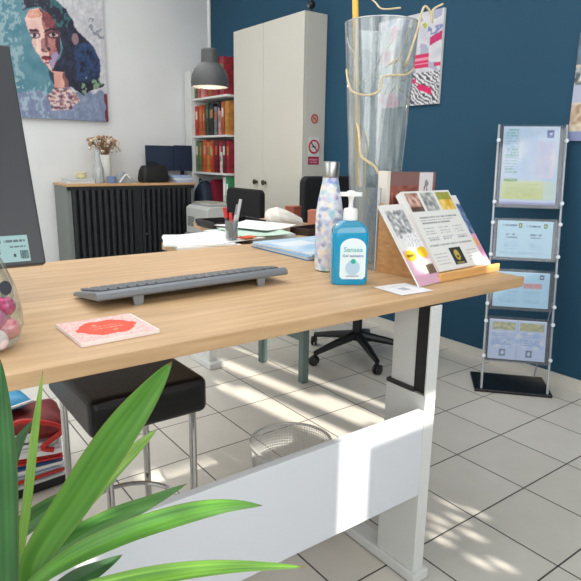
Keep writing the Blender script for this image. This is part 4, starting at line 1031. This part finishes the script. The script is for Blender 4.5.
SHEETS = [
 ('brochure_poster', 'tall pastel brochure with yellow band in the top tier of stand', (.020, .252), layout((206, 216, 236), [
    ('m', 0, .3, 1, 1, (190, 212, 236), (226, 230, 240), 4), ('t', .06, .40, .3, .97, (120, 180, 170), 16), ('m', .62, .35, .95, .8, (206, 206, 230), (236, 224, 232), 6), ('t', .36, .38, .92, .82, (190, 200, 226), 18),
    ('r', .78, .86, .9, .95, (92, 110, 168)), ('r', .82, .89, .86, .92, (220, 226, 240)), ('g', .03, .07, .78, .31, (210, 216, 130), (222, 226, 176)), ('r', .78, .07, .97, .31, (206, 222, 206)), ('t', .08, .1, .7, .27, (190, 196, 110), 6), ('r', .06, .30, .3, .335, (140, 180, 120)), ('r', 0, 0, 1, .03, (150, 150, 200))])),
 ('brochure_sheet', 'pale cyan two-column programme sheet in second tier of stand', (.022, .252), layout((196, 228, 242), [
    ('r', .38, .82, .45, .94, (70, 120, 70)), ('r', .83, .82, .9, .94, (70, 120, 70)), ('e', .415, .88, .02, .03, (216, 210, 110)), ('e', .865, .88, .02, .03, (216, 210, 110)), ('t', .08, .82, .36, .92, (70, 100, 140), 1), ('t', .53, .80, .8, .90, (70, 100, 140), 1),
    ('t', .17, .5, .38, .66, (80, 105, 140), 2), ('t', .6, .5, .82, .66, (80, 105, 140), 2), ('t', .14, .2, .42, .44, (150, 190, 214), 4), ('t', .58, .2, .85, .44, (150, 190, 214), 4), ('t', .05, .06, .95, .16, (150, 190, 214), 2)])),
 ('brochure_sheet', 'pale blue sheet with two coral headings in third tier', (.022, .254), layout((188, 224, 244), [
    ('t', .10, .52, .44, .70, (236, 120, 110), 2), ('t', .54, .52, .86, .70, (236, 120, 110), 2), ('m', .10, .54, .44, .68, (232, 140, 130), (210, 190, 205), 20), ('m', .54, .54, .86, .68, (232, 140, 130), (210, 190, 205), 20), ('r', .82, .82, .9, .94, (60, 80, 130)), ('r', .84, .85, .88, .91, (190, 210, 230)), ('t', .1, .12, .44, .46, (160, 200, 226), 6), ('t', .54, .12, .86, .46, (160, 200, 226), 6)])),
 ('brochure_sheet', 'lavender sheet with small photos and crests in lowest tier', (.016, .256), layout((202, 212, 238), [
    ('r', .495, 0, .505, 1, (170, 180, 210)), ('m', .05, .74, .46, .94, (150, 160, 130), (220, 206, 150), 16), ('m', .54, .74, .96, .94, (150, 160, 150), (226, 206, 120), 16), ('m', .04, .3, .96, .7, (176, 196, 236), (226, 226, 236), 9), ('r', .2, .08, .31, .26, (112, 126, 160)), ('r', .66, .08, .78, .26, (112, 126, 160)), ('e', .255, .17, .03, .05, (210, 216, 230)), ('e', .72, .17, .03, .05, (210, 216, 230)), ('t', .06, .36, .44, .66, (150, 170, 216), 6), ('t', .56, .36, .94, .66, (150, 170, 216), 6)]))]
for (nm, lab, (t0, t1), fn), (u0, u1) in zip(SHEETS, TIERS):
    t = thing(nm, lab, 'brochure', fs_.location, fs_.rotation_euler.z, 'brochures in the floor stand')
    b = MB(); b.box(t0, t1, -.008, .0, u0 + .001, u1, M=MPK); b.build('pages', M_WHITE, t)
    o = canvas('cover', t1 - t0, u1 - u0, 64, 80 if u1 > 1 else 56, fn, t, x0=t0, z0=u0, y=-.0088); o.matrix_local = MPK

# ================================================================== FOREGROUND PALM
pa = thing('palm_plant', 'green yucca plant with long blade leaves in near left corner', 'plant', (.105, .665, 0.0015))
PX, PY = .105, .665
MB().lathe([(.085, 0), (.10, .01), (.125, .22), (.125, .235), (.118, .235), (.116, .215), (.0001, .21)], 32, cap=False).build('pot', mat('pot_grey', (96, 96, 98), .6), pa, smooth=True)
MB().lathe([(.0001, .216), (.115, .214)], 24, cap=False).build('soil', mat('soil', (52, 38, 30), .95, noise=.4, scale=60), pa)
MB().tube([(0, 0, .2), (.004, .002, .36), (-.004, .0, .50)], [.024, .021, .017], 12).build('trunk', mat('trunk_brown', (112, 92, 66), .9, noise=.3, scale=40), pa, smooth=True)
def leafmat(name, dark, light):
    m = bpy.data.materials.new(name); m.use_nodes = True
    nt = m.node_tree; n = nt.nodes; l = nt.links; b = n['Principled BSDF']
    a = n.new('ShaderNodeAttribute'); a.attribute_name = 'Col'
    l.new(a.outputs['Color'], b.inputs['Base Color']); b.inputs['Roughness'].default_value = .38
    tl = n.new('ShaderNodeBsdfTranslucent'); l.new(a.outputs['Color'], tl.inputs['Color'])
    ms = n.new('ShaderNodeMixShader'); ms.inputs[0].default_value = .22
    l.new(b.outputs[0], ms.inputs[1]); l.new(tl.outputs[0], ms.inputs[2]); l.new(ms.outputs[0], n['Material Output'].inputs['Surface'])
    return m
LEAFM = leafmat('leaf_green', None, None)
VIEW = Vector((0, 0, 1.018))
def leaf(pts, w, dark, light, face=(-.35, -.7, .6), twist=0.0, fold=.25, base=.55, peak=.42):
    C = spline(pts, 9); m = len(C); vs = []; cs = []; fs = []; q = 13
    F0 = Vector(face).normalized()
    for i, p in enumerate(C):
        t = i / (m - 1)
        tan = (C[min(i + 1, m - 1)] - C[max(i - 1, 0)]).normalized()
        F = Matrix.Rotation(twist * t, 3, tan) @ F0
        side = tan.cross(F).normalized(); nrm = side.cross(tan).normalized()
        if t < peak: k = base + (1 - base) * math.sin(t / peak * PI / 2)
        else:
            s = (t - peak) / (1 - peak); k = max(.0, 1 - s ** 1.9)
        hw = max(w * k / 2, .0004)
        for j in range(q):
            s = j / (q - 1) * 2 - 1
            P = p + side * hw * s + nrm * hw * fold * (abs(s) - .5)
            vs.append(P - Vector((PX, PY, .0015)))
            st = .5 + .5 * nz(s * 9, t * 1.6, w * 90) + .22 * nz(t * 7, s * 2, 3 + w * 50)
            c = mixc(dark, light, max(0, min(1, st)))
            if abs(s) < .12: c = mixc(c, light, .35)
            if abs(s) > .95: c = mixc(c, (150, 120, 60), .3)
            if t > .96: c = mixc(c, (120, 84, 50), .8)
            cs.append(c)
    for i in range(m - 1):
        for j in range(q - 1): fs.append((i * q + j, i * q + j + 1, (i + 1) * q + j + 1, (i + 1) * q + j))
    me = bpy.data.meshes.new('leaf'); me.from_pydata([tuple(v) for v in vs], [], fs)
    ca = me.color_attributes.new('Col', 'FLOAT_COLOR', 'POINT')
    for k, c in enumerate(cs): ca.data[k].color = (lin(c[0]), lin(c[1]), lin(c[2]), 1)
    for p in me.polygons: p.use_smooth = True
    me.materials.append(LEAFM)
    o = bpy.data.objects.new('leaf', me); COL.objects.link(o); o.parent = pa
    return o
BR, BRL = (58, 112, 32), (104, 156, 62); MD, MDL = (42, 90, 34), (84, 134, 62); DK, DKL = (28, 68, 34), (58, 104, 54)
leaf([(.107, .655, .50), (.118, .648, .555), (.158, .616, .634), (.197, .584, .711), (.229, .563, .764), (.25, .545, .803)], .042, BR, BRL, twist=.2, base=.45, peak=.5)
leaf([(.115, .672, .51), (.153, .676, .562), (.185, .674, .593), (.22, .67, .623), (.256, .664, .652), (.280, .663, .668)], .024, (66, 122, 44), (160, 188, 88))
leaf([(.10, .672, .50), (.098, .672, .518), (.147, .653, .554), (.202, .633, .581), (.247, .616, .598), (.291, .602, .615)], .030, MD, MDL, face=(-.2, -.6, .8))
leaf([(.09, .655, .505), (.132, .594, .576), (.183, .543, .621), (.23, .493, .654), (.264, .459, .670), (.289, .429, .678)], .029, MD, (110, 172, 60), face=(-.1, -.45, .9), base=.6)
leaf([(.10, .62, .50), (.123, .568, .553), (.168, .508, .593), (.208, .449, .626), (.241, .394, .652), (.273, .337, .674)], .022, BR, (150, 205, 80), face=(-.1, -.45, .9))
leaf([(.09, .63, .49), (.078, .601, .552), (.082, .597, .637), (.087, .591, .718), (.091, .594, .781), (.093, .592, .823)], .026, DK, (78, 130, 74), face=(-.1, -1, .2), base=.8)
leaf([(.105, .668, .49), (.100, .668, .528), (.122, .688, .61), (.139, .707, .675), (.151, .717, .721), (.160, .726, .754)], .011, (92, 140, 46), (150, 190, 84), face=(-.3, -.9, .3), base=.9)
leaf([(.062, .731, .515), (.097, .715, .549), (.138, .707, .573), (.174, .700, .590), (.206, .696, .606)], .028, DK, MDL, face=(-.2, -.6, .7), base=.8)
leaf([(.10, .68, .50), (.10, .726, .597), (.117, .75, .633), (.132, .757, .656), (.151, .762, .677)], .020, DK, DKL, face=(-.3, -.8, .4))
leaf([(.10, .655, .48), (.123, .643, .495), (.156, .635, .515), (.185, .629, .524), (.212, .625, .533)], .026, DK, DKL, face=(-.1, -.6, .7))

# ================================================================== CAMERA AND LIGHT
f = 579.75; yaw, pit, rol = 0.92982417, 0.226419724, 0.0159981447
F = Vector((math.cos(yaw) * math.cos(pit), math.sin(yaw) * math.cos(pit), -math.sin(pit)))
Rr = Vector((math.sin(yaw), -math.cos(yaw), 0)); U = Rr.cross(F)
c, s = math.cos(rol), math.sin(rol); R2 = c * Rr + s * U; U2 = -s * Rr + c * U
cd = bpy.data.cameras.new('camera'); cam = bpy.data.objects.new('camera', cd); COL.objects.link(cam)
Mx = Matrix.Identity(4)
for i in range(3): Mx[i][0] = R2[i]; Mx[i][1] = U2[i]; Mx[i][2] = -F[i]
Mx.translation = Vector((0, 0, 3.91603977 * T)); cam.matrix_world = Mx
cd.sensor_width = 36; cd.sensor_fit = 'HORIZONTAL'; cd.lens = f / 581 * 36; cd.clip_start = .02
bpy.context.scene.camera = cam

sd = bpy.data.lights.new('sun', 'SUN'); sd.energy = 9; sd.angle = R(.8); sd.color = (1, .93, .82)
so_ = bpy.data.objects.new('sun', sd); COL.objects.link(so_)
so_.rotation_euler = Vector((-.13, .98, TZ * .98)).to_track_quat('-Z', 'Y').to_euler()
def area(name, loc, target, sx, sy, e, col=(1, 1, 1)):
    a = bpy.data.lights.new(name, 'AREA'); a.shape = 'RECTANGLE'; a.size = sx; a.size_y = sy; a.energy = e; a.color = col
    o = bpy.data.objects.new(name, a); COL.objects.link(o); o.location = loc
    o.rotation_euler = (Vector(target) - Vector(loc)).to_track_quat('-Z', 'Y').to_euler(); return o
area('street_window_light', (.6, -.93, 1.45), (.9, 2.5, .8), 3.2, 1.7, 50, (1, 1, 1))
area('ceiling_fill', (.5, 2.5, CEIL - .03), (.5, 2.5, 0), 2.4, 3.4, 60, (1, 1, 1))  # added soft fill for the far room, no fixture behind it
area('side_fill', (-1.5, 1.6, 1.5), (2, 2.2, .9), 2.4, 1.5, 24, (.95, .98, 1))  # added weak fill from the left, that wall has no window
w = bpy.data.worlds.new('world'); bpy.context.scene.world = w; w.use_nodes = True
w.node_tree.nodes['Background'].inputs[0].default_value = rgb(205, 220, 240); w.node_tree.nodes['Background'].inputs[1].default_value = .6
bpy.context.scene.view_settings.view_transform = 'Standard'
bpy.context.scene.view_settings.look = 'None'
